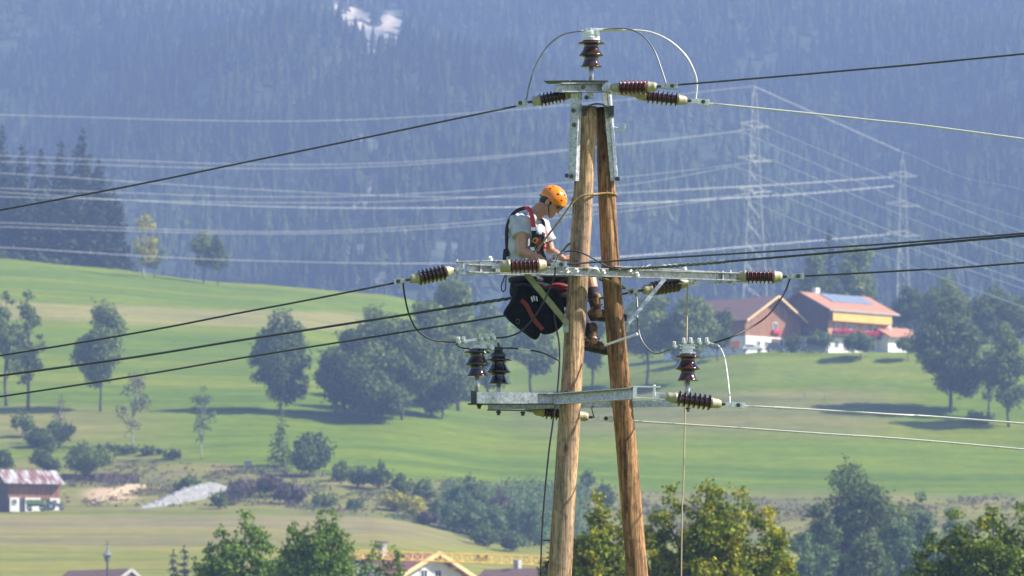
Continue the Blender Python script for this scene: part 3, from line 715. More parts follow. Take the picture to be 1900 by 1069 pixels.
# lower right, below the meadow
LG = 'blue green trees below the right meadow'
for (px, top, wd, Y, mm, lab) in [
    (1575, 858, 150, 840, 'leaf_dark', 'large round blue green tree below the right meadow'),
    (1528, 930, 90, 830, 'leaf_dark', 'dark tree at the left flank of the large round one'),
    (1640, 925, 90, 850, 'leaf_mid', 'pale tree at the right flank of the large round one'),
    (1712, 912, 84, 860, 'willow', 'loose grey green tree above the near right crown'),
    (1672, 965, 90, 820, 'willow', 'grey green tree filling the gap beside the near right crown'),
    (1488, 985, 76, 800, 'willow', 'soft green bush tree right of the near yellow crown'),
    (1530, 1010, 80, 790, 'willow', 'low pale tree at the foot of the large round one'),
    (1600, 1000, 100, 790, 'leaf_dark', 'low dark tree at the bottom edge under the large round one'),
    (1770, 940, 60, 870, 'willow', 'faint tree top just above the near right crown'),
]:
    tree('valley_tree', lab, px, top, wd, Y=Y, cb=.0, nl=24, m=mm, group=LG, leaf=.42)
tree('small_conifer', 'fresh green pointed tree at the bottom edge beside the near right crown', 1656, 1012, 44, Y=560, cb=0.05, kind='cone', m='leaf_light', leaf=.25, dens=.8)
tree('small_conifer', 'left and shorter of the two dark spruce tips at the bottom edge', 321, 1018, 62, Y=780, cb=.05, kind='cone', m='needle', leaf=.45, dens=2.6, group='spruce tips')
tree('small_conifer', 'right and taller of the two dark spruce tips at the bottom edge', 341, 1011, 68, Y=780, cb=.05, kind='cone', m='needle', leaf=.45, dens=2.6, group='spruce tips')
# near trees along the bottom
NT = 'near trees at the bottom'
tree('near_tree', 'leafy green near tree at the bottom left with ragged top', 445, 952, 200, Y=400, cb=.3, m='leaf_fore_green', leaf=.21, dens=.55, group=NT, tr=.2,
     spires=[(8, 950, 120), (-38, 985, 100), (-62, 1020, 90), (40, 985, 100), (-10, 990, 190), (80, 1020, 90)])
tree('near_tree', 'looser near tree with see-through crown left of the crane jib', 582, 946, 170, Y=390, cb=.3, m='leaf_fore_green', leaf=.19, dens=.34, group=NT, tr=.16,
     spires=[(10, 944, 70), (-38, 966, 60), (-12, 975, 80), (34, 950, 50), (46, 978, 90), (-50, 1010, 100), (0, 990, 150)])
tree('near_tree', 'sparse near tree whose twigs overlap the tip of the crane jib', 680, 1004, 120, Y=395, cb=.3, m='leaf_fore_green', leaf=.19, dens=.17, group=NT, tr=.12,
     spires=[(12, 1004, 60), (-34, 1010, 70), (50, 1014, 46), (-10, 1035, 110)])
tree('near_tree', 'yellowing near tree seen behind and between the two timber poles', 1118, 925, 200, Y=250, cb=.35, m='leaf_fore', leaf=.15, dens=.55, group=NT, tr=.16,
     spires=[(-8, 922, 130), (-62, 950, 110), (36, 945, 110), (-85, 1000, 90), (0, 938, 180)])
tree('near_tree', 'large yellow flecked near tree right of the timber poles', 1325, 888, 280, Y=256, cb=.35, m='leaf_fore', leaf=.15, dens=.5, group=NT, tr=.2,
     spires=[(-12, 888, 130), (-78, 902, 110), (52, 908, 120), (104, 938, 100), (-112, 950, 90), (0, 930, 230), (120, 985, 110), (5, 903, 210), (20, 935, 300)])
tree('near_tree', 'large green near tree filling the lower right corner', 1850, 935, 290, Y=262, cb=.35, m='leaf_fore_dark', leaf=.15, dens=.5, group=NT, tr=.2,
     spires=[(-2, 934, 140), (-72, 952, 110), (48, 940, 120), (-118, 990, 100), (-145, 1025, 80), (0, 950, 230), (-60, 985, 200), (90, 955, 140)])

# ------------------------------------------------------------------ buildings
M['wood_barn'] = pm('red_brown_boards', [(0.3, (0.11, 0.045, 0.02)), (0.5, (0.24, 0.105, 0.045)), (0.7, (0.34, 0.17, 0.08))], 1.0, (4.5, 4.5, 0.25), rough=0.85)
M['wood_dark'] = pm('dark_boards', [(0.3, (0.05, 0.03, 0.02)), (0.7, (0.12, 0.075, 0.05))], 1.0, (5, 5, 0.3), rough=0.85)
M['wood_orange'] = pm('orange_boards', [(0.3, (0.36, 0.17, 0.06)), (0.7, (0.52, 0.28, 0.11))], 1.0, (4, 4, 0.4), rough=0.75)
M['yellow_board'] = pm('yellow_balcony_boards', [(0.3, (0.52, 0.30, 0.06)), (0.7, (0.68, 0.42, 0.10))], 1.0, (3, 3, 0.5), rough=0.7)
M['verge'] = pm('pale_verge_boards', (0.70, 0.48, 0.22), 2, rough=0.7)
M['tile_orange'] = pm('orange_roof_tiles', [(0.3, (0.27, 0.115, 0.065)), (0.7, (0.42, 0.20, 0.12))], 2.2, rough=0.8)
M['tile_brown'] = pm('brown_roof_tiles', [(0.3, (0.11, 0.06, 0.05)), (0.7, (0.19, 0.105, 0.085))], 2.2, rough=0.8)
M['plaster'] = pm('white_plaster', (0.74, 0.72, 0.67), 1, rough=0.9)
M['glass'] = pm('window_glass', (0.03, 0.04, 0.055), 1, rough=0.08)
M['solar'] = pm('solar_panel', [(0.3, (0.16, 0.18, 0.23)), (0.7, (0.25, 0.28, 0.34))], 3, rough=0.15)
M['red_flower'] = leaf_mat('red_geraniums', (0.55, 0.02, 0.05), (0.7, 0.05, 0.12), (0.08, 0.15, 0.03), 0.56, 1.2)
M['rust'] = pm('rusty_sheet_roof', [(0.38, (0.15, 0.06, 0.05)), (0.47, (0.22, 0.14, 0.12)), (0.55, (0.36, 0.34, 0.34)), (0.66, (0.46, 0.45, 0.46))], 1.0, (2.0, 0.25, 0.25), rough=0.6, detail=2)
M['concrete'] = pm('grey_concrete', (0.36, 0.35, 0.32), 1.5, rough=0.9)
M['slate'] = pm('grey_slates', [(0.3, (0.12, 0.125, 0.14)), (0.7, (0.2, 0.205, 0.22))], 3, rough=.7)
M['crane'] = pm('yellow_crane_paint', (0.85, 0.52, 0.07), 2, rough=0.5)

def prism(L, W, h, hr, base=-1.2):
    a, b = L / 2, W / 2
    vs = [(x, y, z) for x in (-a, a) for (y, z) in ((-b, base), (b, base), (b, h), (0, hr), (-b, h))]
    return vs, [(0, 1, 2, 3, 4), (9, 8, 7, 6, 5), (0, 4, 9, 5), (1, 6, 7, 2), (4, 3, 8, 9), (3, 2, 7, 8), (0, 5, 6, 1)]
def slab_roof(L0, L1, W, h, hr, ov, t=0.22):
    """two roof slabs over half-width W/2 with eaves overhang ov; x from L0 to L1"""
    s = (hr - h) / (W / 2); parts = []
    for sg in (-1, 1):
        yb = sg * (W / 2 + ov); zb = h - s * ov
        vs = []
        for x in (L0, L1):
            vs += [(x, 0, hr + 0.05), (x, yb, zb + 0.05), (x, yb, zb + 0.05 + t), (x, 0, hr + 0.05 + t)]
        parts.append((vs, [(3, 2, 1, 0), (4, 5, 6, 7), (0, 1, 5, 4), (1, 2, 6, 5), (2, 3, 7, 6), (3, 0, 4, 7)]))
    return join(*parts)
def verge(x, W, h, hr, ov, t=0.38):
    s = (hr - h) / (W / 2); ps = []
    for sg in (-1, 1):
        ps.append(bar((x, 0, hr + 0.12), (x, sg * (W / 2 + ov), h - s * ov + 0.12), 0.14, t, up=(0, 0, 1)))
    return join(*ps)
def window(root, face, a, z, wd, ht, off, frame='white', name='window'):
    """face: '-y' or '+x' wall; a along it, off = the wall's coordinate"""
    def bx(da, dz, w_, h_, d0, th):
        if face == '-y': return box((a + da, off - d0, z + dz), (w_, th, h_))
        return box((off + d0, a + da, z + dz), (th, w_, h_))
    f = build(name, join(bx(0, ht / 2, wd, .12, .05, .12), bx(0, -ht / 2, wd, .12, .05, .12), bx(-wd / 2, 0, .12, ht - .14, .05, .12), bx(wd / 2, 0, .12, ht - .14, .05, .12), bx(0, 0, .07, ht - .14, .05, .1)), M[frame], root, local=True)
    build('pane', bx(0, 0, wd - .12, ht - .12, .02, .03), M['glass'], f, local=True)

# wooden barn with gable towards the right front
Yb = 1338; L, W, h, hr = 22, 16, 6.4, 11.0; rz = -math.pi / 4
def place(px, py, Y, L, W, rz, cx, cy):
    """Empty location so that local corner (cx,cy) lands at this spot"""
    c = P(px, py, Y); r = Matrix.Rotation(rz, 3, 'Z') @ V((cx, cy, 0)); return c - r
loc = place(1383, 651, Yb - 3, L, W, rz, L / 2, -W / 2)
barn = thing('barn', loc, 'big brown wooden barn with gable front and white base left of the yellow chalet', 'barn', rz=rz)
build('wall', prism(L, W, h, hr), M['wood_barn'], barn, local=True)
build('base_wall', join(box((L / 2 + .08, 0, .9), (.3, W + .2, 4.2)), box((0, -W / 2 - .08, .9), (L, .3, 4.2))), M['plaster'], barn, local=True)
build('roof', slab_roof(-L / 2 - 1, L / 2 + 1.6, W, h, hr, 1.2), M['tile_brown'], barn, local=True)
build('verge_board', verge(L / 2 + 1.7, W, h, hr, 1.25), M['verge'], barn, local=True)
build('door', box((L / 2 + .3, 1.0, 1.3), (.15, 3.2, 2.9)), M['wood_dark'], barn, local=True)
window(barn, '+x', -4.5, 1.6, 1.2, 1.0, L / 2 + .24); window(barn, '+x', -2.2, 1.6, 1.2, 1.0, L / 2 + .24)
window(barn, '+x', 0.6, 5.2, 1.3, 1.5, L / 2 + .02)
build('flower_box', box((L / 2 + .3, .8, 4.2), (.5, 2.2, .7)), M['red_flower'], barn, local=True)
build('vent_pipe', join(tube([(-6, -4, 8), (-6, -4, 10.6)], .35, 8), box((-6, -4, 10.8), (1, 1, .25))), M['galv'], barn, local=True)

# yellow chalet
L, W, h, hr = 16.8, 13.5, 8.7, 11.9; rz = math.pi / 4
loc = place(1537, 652, 1342, L, W, rz, -L / 2, -W / 2)
ch = thing('chalet', loc, 'large farmhouse with orange roof, yellow balcony and red flower boxes', 'house', rz=rz)
y0 = -W / 2
build('wall', prism(L, W, h, hr), M['plaster'], ch, local=True)
build('timber_storey', join(box((0, 0, 5.4), (L + .2, W + .2, 4.2)), box((-L/2 - .05, 0, 8.3), (.1, W*.8, 2.0))), M['wood_orange'], ch, local=True)
build('gable_cladding', [(-L/2 - .14, -W/2 - .14, 3.3), (-L/2 - .14, W/2, 3.3), (-L/2 - .14, W/2, h), (-L/2 - .14, 0, hr - .1), (-L/2 - .14, -W/2 - .14, h)] and
      ([(x, y, z) for x in (-L/2 - .3, -L/2 - .12) for (y, z) in ((-W/2 - .12, 3.3), (W/2, 3.3), (W/2, h), (0, hr - .1), (-W/2 - .12, h))],
       [(0, 1, 2, 3, 4), (9, 8, 7, 6, 5), (0, 4, 9, 5), (1, 6, 7, 2), (4, 3, 8, 9), (3, 2, 7, 8), (0, 5, 6, 1)]), M['wood_dark'], ch, local=True)  # dark boards: shade of the gable facing away from the sun put into colour
rf = build('roof', slab_roof(-L / 2 - 1.2, L / 2 + 2.6, W, h, hr, 1.6), M['tile_orange'], ch, local=True)
for x_ in (-L / 2 - 1.3, L / 2 + 2.7): build('verge_board', verge(x_, W, h, hr, 1.65), M['wood_dark'], ch, local=True)
s = (hr - h) / (W / 2)
def onroof(x0, x1, d0, d1, lift):
    ps = []
    for x in (x0, x1):
        for d in (d0, d1): ps.append((x, -d, hr - s * d + .27 + lift))
    n = len(ps); lo = [(a, b, c) for a, b, c in ps]; up = [(a, b, c + .12) for a, b, c in ps]
    return lo + up, [(0, 1, 3, 2), (4, 6, 7, 5), (0, 4, 5, 1), (1, 5, 7, 3), (3, 7, 6, 2), (2, 6, 4, 0)]
for k in range(5): build('solar_panel', onroof(-4.3 + 2.5 * k, -4.3 + 2.5 * k + 2.35, .5, 4.3, .06), M['solar'], ch, local=True)
cm = build('chimney', box((-3.5, 1.0, 12.3), (1.1, 1.1, 1.9)), M['plaster'], rf, local=True)
build('gutter', box((0.6, y0 - 1.68, h - s * 1.6 + .15), (L + 3.8, .2, .3)), M['concrete'], ch, local=True)
build('upper_balcony', join(box((0.2, y0 - 1.3, 7.0), (L + .6, .25, 1.9)), box((0.2, y0 - .65, 6.0), (L + .6, 1.2, .18))), M['yellow_board'], ch, local=True)
build('lower_balcony', join(box((0.2, y0 - 1.2, 3.6), (L + .6, .2, 1.0)), box((0.2, y0 - .6, 3.05), (L + .6, 1.1, .18))), M['wood_dark'], ch, local=True)
def flower_strip(x0, x1, y, z, n):
    pts = np.stack([rng.uniform(x0, x1, n), y + rng.normal(size=n) * .16, z + rng.normal(size=n) * .22], 1); return leaf_quads(pts, .28)
np_obj('flower_box', flower_strip(-L / 2, L / 2 + .8, y0 - 1.45, 4.05, 1600), 4, M['red_flower'], ch)
for a in (-5.8, -2.6, -0.9, 2.3, 5.2): window(ch, '-y', a, 4.95, 1.1, 1.4, y0 - .12)
for a in (-6.0, -3.4, 0.2, 4.6): window(ch, '-y', a, 1.5, 1.2, 1.4, y0 - .02)
build('door', box((2.4, y0 - .08, 1.1), (1.1, .12, 2.2)), M['wood_dark'], ch, local=True)
build('balcony_post', join(*[box((x, y0 - 1.2, 2.6), (.2, .2, 7.2)) for x in (L / 2 + .3,)]), M['white'], ch, local=True)
# annex
L, W, h, hr = 9, 7, 3.2, 4.9
loc = place(1648, 652, 1350, L, W, rz, -L / 2, -W / 2)
an = thing('annex', loc, 'low white annex with orange roof at the right end of the chalet', 'house', rz=rz)
build('wall', prism(L, W, h, hr), M['plaster'], an, local=True)
rf = build('roof', slab_roof(-L / 2 - .6, L / 2 + .8, W, h, hr, 1.0), M['tile_orange'], an, local=True)
build('chimney', box((-.5, 0, 5.6), (.6, .6, 1.9)), M['white'], rf, local=True)
window(an, '-y', -1.5, 1.5, 1.1, 1.2, -W / 2 - .02); window(an, '-y', 2, 1.5, 1.1, 1.2, -W / 2 - .02)

# old barn lower left
L, W, h, hr = 8.7, 7.4, 4.6, 6.5; rz = math.radians(22)
loc = place(16, 946, 1096, L, W, rz, -L / 2, -W / 2)
ob = thing('old_barn', loc, 'weathered field barn with striped rusty roof at the lower left edge', 'barn', rz=rz)
build('wall', prism(L, W, h, hr), M['wood_barn'], ob, local=True)
build('end_wall', join(box((-L / 2 - .08, 0, 2.2), (.16, W + .1, 4.6))), M['wood_dark'], ob, local=True)  # darker than the long wall: the shaded end is painted in
build('roof', slab_roof(-L / 2 - .9, L / 2 + .5, W, h, hr, .9, .12), M['rust'], ob, local=True)
for x, w_ in ((-3.4, 1.6), (-.3, 2.6), (3.4, 1.7)): build('base_wall', box((x, -W / 2 - .1, .85), (w_, .2, 2.3)), M['plaster'], ob, local=True)
for x, w_ in ((-2.1, .9), (1.75, 1.4)): build('stable_opening', box((x, -W / 2 - .03, .8), (w_, .1, 2.1)), M['dark_steel'], ob, local=True)  # solid dark panels, the shade inside the openings is their colour
for a in (-3.4, -.8, .4, 3.4): window(ob, '-y', a, 1.3, .6, .7, -W / 2 - .2, 'concrete')

def wheel(root, c, r, wd, axis=(0, 1, 0)):
    wl = build('wheel', lathe(V(c) - V(axis) * wd / 2, axis, [(0, r * .6), (0, r * .92), (wd * .15, r), (wd * .85, r), (wd, r * .92), (wd, r * .6)], 18), M['rubber'], root, smooth=False, local=True)
    build('rim', lathe(V(c) - V(axis) * (wd / 2 + .02), axis, [(0, r * .15), (0.01, r * .58), (wd + .03, r * .58), (wd + .04, r * .15)], 14), M['galv'], wl, local=True)
def loft(secs):
    """closed loft of equal-length cross sections"""
    n = len(secs[0]); vs = [p for s_ in secs for p in s_]; fs = []
    for i in range(len(secs) - 1):
        for k in range(n): fs.append((i * n + k, i * n + (k + 1) % n, (i + 1) * n + (k + 1) % n, (i + 1) * n + k))
    fs.append(tuple(range(n))[::-1]); fs.append(tuple((len(secs) - 1) * n + k for k in range(n)))
    return vs, fs
def side_loft(outline, W, inset=.12):
    """vehicle body from a side outline (x,z), width W, with tucked-in edges"""
    secs = []
    for y, k in ((-W / 2, inset), (-W / 2 + inset, 0), (W / 2 - inset, 0), (W / 2, inset)):
        cx = sum(p[0] for p in outline) / len(outline); cz = sum(p[1] for p in outline) / len(outline)
        secs.append([(p[0] + (cx - p[0]) * k * .3, y, p[1] + (cz - p[1]) * k * .6) for p in outline])
    return loft(secs)
def car(px, py, Y, rz, paint, label, tall=False):
    c = P(px, py, Y); g = thing('parked_car', c, label, 'car', 'cars parked in front of the farm', rz)
    k = 1.25 if tall else 1
    build('body', side_loft([(-2.1, .3), (-2.15, .75), (-1.9, .92 * k), (1.0, .95 * k), (2.0, .78), (2.15, .5), (2.1, .3)], 1.75), M[paint], g, local=True)
    cb = build('cabin', side_loft([(-1.85, .9 * k), (-1.5, 1.42 * k), (.2, 1.45 * k), (.95, .93 * k)], 1.5), M[paint], g, local=True)
    build('side_window', join(box((-.55, -.74, 1.17 * k), (1.6, .06, .34 * k)), box((-.55, .74, 1.17 * k), (1.6, .06, .34 * k))), M['glass'], g, local=True)
    for sx in (-1.35, 1.35):
        for sy in (-.8, .8): wheel(g, (sx, sy, .32), .33, .2)
    for sy in (-.6, .6): build('headlight', box((2.1, sy, .66), (.1, .3, .14)), M['white'], g, local=True)
    return g
M['car_dark'] = pm('dark_blue_car_paint', (0.02, 0.03, 0.07), 3, rough=.2, coat=.8)
M['car_black'] = pm('black_car_paint', (0.015, 0.016, 0.02), 3, rough=.2, coat=.8)
M['car_white'] = pm('white_car_paint', (0.72, 0.72, 0.72), 3, rough=.3, coat=.8)
M['trailer_green'] = pm('green_trailer_boards', (0.22, 0.32, 0.1), 3, rough=.7)
M['orange_board'] = pm('orange_trailer_boards', (0.55, 0.2, 0.07), 3, rough=.7)
car(1440, 653, 1322, .15, 'car_dark', 'dark blue car parked before the white barn base', True)
car(1512, 654, 1320, -.1, 'car_black', 'black car parked between the barn and the yellow chalet')
car(1396, 653, 1324, .1, 'car_white', 'white car parked at the left corner of the wooden barn')
# tilted orange cart left of barn
c = P(1362, 653, 1322); ct = thing('farm_cart', c, 'orange boarded farm cart left of the wooden barn', 'cart')
build('bed', side_loft([(-1.1, .7), (-1.3, 1.9), (1.3, 2.3), (1.0, .7)], 1.5), M['orange_board'], ct, local=True)
for sy in (-.8, .8): wheel(ct, (0, sy, .4), .4, .18)
build('drawbar', bar((1.0, 0, .7), (2.2, 0, .35), .12, .12), M['dark_steel'], ct, local=True)
# green trailer and tractor in front of the old barn
c = P(66, 948, 1086); tr_ = thing('farm_trailer', c, 'green boarded farm trailer in front of the rusty barn', 'trailer')
build('bed', join(box((0, 0, 1.05), (3.0, 1.7, .12)), box((0, -.8, 1.4), (3.0, .08, .62)), box((0, .8, 1.4), (3.0, .08, .62)), box((-1.46, 0, 1.4), (.08, 1.5, .62)), box((1.46, 0, 1.4), (.08, 1.5, .62))), M['trailer_green'], tr_, local=True)
build('chassis', join(box((0, 0, .85), (2.8, .9, .2)), bar((1.4, 0, .8), (2.4, 0, .5), .12, .12)), M['dark_steel'], tr_, local=True)
for sx in (-1, 1):
    for sy in (-.75, .75): wheel(tr_, (sx, sy, .4), .4, .2)
c = P(102, 947, 1086); tc_ = thing('tractor', c, 'small dark green tractor beside the green trailer', 'tractor')
build('body', join(side_loft([(-.2, .6), (-.2, 1.15), (1.25, 1.1), (1.35, .9), (1.3, .6)], .7), box((-.5, 0, .8), (.9, .6, .5))), M['steel_green'], tc_, local=True)
build('mudguard', join(*[lathe((-.6, sy - .12, .7), (0, 1, 0), [(0, .4), (0, .72), (.24, .72), (.24, .4)], 14) for sy in (-.62,)]), M['steel_green'], tc_, local=True)
for sy in (-.62, .62): wheel(tc_, (-.6, sy, .62), .62, .28); wheel(tc_, (1.0, sy * .85, .36), .36, .2)
build('seat', join(box((-.55, 0, 1.15), (.45, .45, .1)), box((-.78, 0, 1.38), (.08, .45, .4))), M['rubber'], tc_, local=True)
build('steering_wheel', join(tube([(-.1, 0, 1.1), (-.22, 0, 1.4)], .03, 6), lathe((-.22, 0, 1.4), (-.35, 0, .94), [(0, .2), (.03, .2)], 14)), M['rubber'], tc_, local=True)
build('roll_bar', join(tube([(-.9, -.4, .9), (-.9, -.4, 1.95), (-.9, .4, 1.95), (-.9, .4, .9)], .04, 6)), M['dark_steel'], tc_, local=True)
# rusty low fence wall and gravel heap
a = G(116, Yat(116, 893)); b = G(258, Yat(258, 897))
fw = thing('plank_wall', a, 'low rusty plank wall right of the old barn', 'wall')
mid = a.lerp(b, .42)
M['rust_plank'] = pm('rusty_planks', [(0.35, (0.28, 0.13, 0.07)), (0.65, (0.5, 0.34, 0.24))], 1.2, rough=.9)
build('planks', join(bar(a + V((0, 0, .75)), mid + V((0, 0, .75)), .12, 1.1)), M['wood_dark'], fw)
build('planks', join(bar(mid + V((0.05, 0, .85)), b + V((0, 0, .75)), .14, 1.5)), M['rust_plank'], fw)
for k in range(7):
    p = a.lerp(b, k / 6); build('post', bar(p + V((0, -.15, -.5)), p + V((0, -.15, 1.55)), .14, .14), M['wood_dark'], fw)
def mound(name, label, cat, px0, px1, top, base, m, peak=.7, dep=7, rough=.35, base2=None):
    g0 = G(px0, Yat(px0, base)); g1 = G(px1, Yat(px1, base2 or base)); cy = g0.y + dep * .3
    W_ = (g1 - g0).x; n = 70; k = 40; H_ = (base - top) / F * cy
    xs = np.linspace(0, 1, n)[None, :].repeat(k, 0); ys = np.linspace(-1, 1, k)[:, None].repeat(n, 1)
    prof = np.where(xs < peak, np.sin(xs / peak * math.pi / 2) ** 1.15, np.cos((xs - peak) / (1 - peak) * math.pi / 2) ** .8)
    hgt = prof * np.clip(1 - np.abs(ys) ** 1.6, 0, 1)
    X = g0.x + xs * W_; Yc = cy + xs * (g1.y - g0.y) + ys * dep
    nz = rough * (gnoise(X, Yc, 1.1, 2) + .6 * gnoise(X, Yc, .45, 6)) * np.clip(hgt * 3, 0, 1)
    base_z = gz(X.ravel(), Yc.ravel()).reshape(X.shape)
    o = grid_obj(name, X, Yc, base_z - .25 + hgt * H_ + nz, m); return tag(o, label, cat)
M['gravel'] = pm('pale_gravel', [(0.3, (0.10, 0.10, 0.10)), (0.5, (0.2, 0.2, 0.195)), (0.7, (0.33, 0.325, 0.31))], 2.2, rough=.95, bump=1, bscale=6)
mound('gravel_heap', 'long pale grey gravel heap on the dry bank', 'gravel heap', 246, 440, 915, 944, M['gravel'], .62, 3.6, .5, 914)
M['sand'] = pm('bare_sandy_soil', [(0.3, (0.24, 0.18, 0.10)), (0.7, (0.38, 0.29, 0.18))], 1.2, rough=.95, bump=1, bscale=4)
mound('sand_bank', 'bare sandy slope between old barn and gravel heap', 'sand bank', 150, 275, 925, 941, M['sand'], .6, 3.2, .3, 903)
c = G(460, Yat(460, 866)); hb = thing('water_trough', c + V((0, 0, 0)), 'small pale box on the meadow rim above the brown scrub', 'box')
build('tub', join(box((0, 0, .55), (1.3, 1, .9))), M['concrete'], hb, local=True); build('lid', box((0, 0, 1.05), (1.4, 1.1, .1)), M['white'], hb, local=True)
# fence posts on the right meadow and on the rims
for k, (px, py) in enumerate([(1493, 738), (1530, 744), (620, 742 + 130), (930, 892), (975, 896)]):
    g = G(px, Yat(px, py))
    o = build('fence_post', bar(g + V((0, 0, -.3)), g + V((0, 0, 1.2)), .16, .16), M['concrete'], origin=g)
    tag(o, ['pale fence post left in the right meadow shadow', 'pale fence post right in the right meadow shadow', 'fence post above the low bush row', 'fence post on the rim left of the tiny posts pair', 'fence post on the rim next to the left timber pole'][k], 'fence post', 'fence posts')

# rough growth covering the bank and the creek (uncountable)
def scrub(name, n, sel, hmax, m, label, leaf=.32):
    pts = []
    while len(pts) < n:
        px = rng.uniform(-200, 2100); Y = rng.uniform(1092, 1200); 
        x = (px - 950) / F * Y; z = gz(x, Y)[0]; py = PY((x, Y, z))
        w_ = sel(px, py, float(gnoise(x, Y, 6, 3)), float(gnoise(x, Y, 2.2, 5)))
        if rng.uniform() < w_: pts.append((x, Y, z, w_))
    out = []
    for x, Y, z, w_ in pts:
        k = rng.integers(10, 22); h = hmax * rng.uniform(.3, 1) * (.4 + .6 * w_)
        c = np.stack([x + rng.normal(size=k) * h * .6, Y + rng.normal(size=k) * h * .6, z + rng.uniform(0, 1, k) * h], 1); out.append(leaf_quads(c, leaf))
    o = np_obj(name, np.concatenate(out), 4, M[m]); tag(o, label, 'ground cover', kind='stuff')
def bank(px, py, a, b):
    top = np.interp(px, [0, 250, 480, 700, 950, 1400, 1900], [880, 850, 872, 884, 902, 925, 925]); lo = np.interp(px, [0, 500, 800, 950], [942, 940, 972, 1012])
    return 0.0 if (py < top or py > lo) else 1.0
scrub('rough_grass', 2200, lambda px, py, a, b: bank(px, py, a, b) * (.25 + .5 * (a > 0)) , .55, 'dry_tuft', 'rough dry grass tufts spread over the bank below the meadow', .3)
scrub('low_scrub', 1500, lambda px, py, a, b: bank(px, py, a, b) * (1.0 if a + .5 * b > .28 else .03), 1.3, 'heath', 'low purple brown scrub in patches on the bank')
scrub('creek_brush', 1700, lambda px, py, a, b: (1.0 if (820 < px < 1090 and py > 905 and py < 1020) else (.25 if 380 < px < 830 and a + b > .4 and bank(px, py, a, b) else 0)), 2.2, 'willow', 'tangled blue green brush filling the creek bed', .4)

# bottom chalet
L, W, h, hr = 13, 10.4, 3.9, 6.3; rz = -math.pi / 4
loc = place(745, 1121, 840, L, W, rz, L / 2, -W / 2)
bc = thing('house', loc, 'small chalet with yellow verge boards below the crane jib at the bottom edge', 'house', rz=rz)
build('wall', prism(L, W, h, hr), M['plaster'], bc, local=True)
rf = build('roof', slab_roof(-L / 2 - 1, L / 2 + 1.3, W, h, hr, 1.1), pm('dark_red_tiles', [(0.3, (0.16, 0.05, 0.045)), (0.7, (0.28, 0.1, 0.085))], 2.5), bc, local=True)
build('verge_board', verge(L / 2 + 1.4, W, h, hr, 1.15, .45), M['verge'], bc, local=True)
cm = build('chimney', box((-1.5, -.8, 6.9), (.75, .75, 1.8)), M['concrete'], rf, local=True)
build('chimney_cap', box((-1.5, -.8, 8.0), (1.15, 1.15, .18)), M['dark_steel'], rf, local=True)
build('purlins', join(*[box((L / 2 + .6, y_, z_), (1.3, .22, .25)) for y_, z_ in ((0, hr - .25), (-3, 4.65), (3, 4.65))]), M['verge'], bc, local=True)
for a_ in (-1.4, 1.0): window(bc, '+x', a_, 3.6, 1.2, 1.5, L / 2 + .02)
build('balcony', join(box((L / 2 + 1.0, 0, 2.55), (.12, 6, .9)), box((L / 2 + .55, 0, 2.05), (1.0, 6, .15))), M['wood_barn'], bc, local=True)
# roofs at the bottom edge
def small_house(px, py_ridge, Y, L, W, h, rise, rz, roofm, label, verge_m='wood_dark', chimney=False, wallm='plaster'):
    top = P(px, py_ridge, Y); g = gz(top.x, Y)[0]; hr = h + rise
    z0 = top.z - hr
    o = thing('house', V((top.x, Y, z0)), label, 'house', rz=rz)
    build('wall', prism(L, W, h, hr, base=-max(1.5, z0 - g + 1)), M[wallm], o, local=True)
    r_ = build('roof', slab_roof(-L / 2 - .8, L / 2 + .8, W, h, hr, .9), M[roofm], o, local=True)
    build('verge_board', verge(L / 2 + .88, W, h, hr, .9), M[verge_m], o, local=True)
    if chimney: build('chimney', box((-1, .6, hr + .5), (.7, .7, 1.6)), M['concrete'], r_, local=True)
    window(o, '-y', 0, h - 1.2, 1.2, 1.2, -W / 2 - .02)
    return o
small_house(185, 1061, 800, 9, 8, 4, 2.4, -.75, 'tile_brown', 'brown roof carrying a thin spire at the bottom left edge', 'concrete')
small_house(592, 1050, 640, 10, 8, 4, 2.2, .5, 'slate', 'grey roof glimpsed through the leafy near trees', 'concrete')
small_house(968, 1059, 800, 9, 9, 4, 2.6, -.6, 'tile_brown', 'dark roof tip beside the left timber pole', 'wood_dark', True)
# spire
c = P(199, 1064, 795)
sp_ = thing('roof_spire', c, 'slender weathered metal spire standing on the brown roof', 'spire')
build('mast', join(tube([(0, 0, -.5), (0, 0, 1.3)], .12, 8), tube([(0, 0, 2.4), (0, 0, 3.9)], [.07, .03], 6)), M['dark_steel'], sp_, local=True)
build('lantern', lathe((0, 0, 1.5), (0, 0, 1), [(-.3, .1), (0, .28), (.4, .4), (.55, .34), (.62, .68), (.72, .5), (1.0, .2), (1.3, .08)], 10), M['slate'], sp_, local=True)
build('finial', join(ball((0, 0, 3.1), .12, 6), bar((-.3, 0, 3.4), (.3, 0, 3.4), .03, .1)), M['concrete'], sp_, local=True)

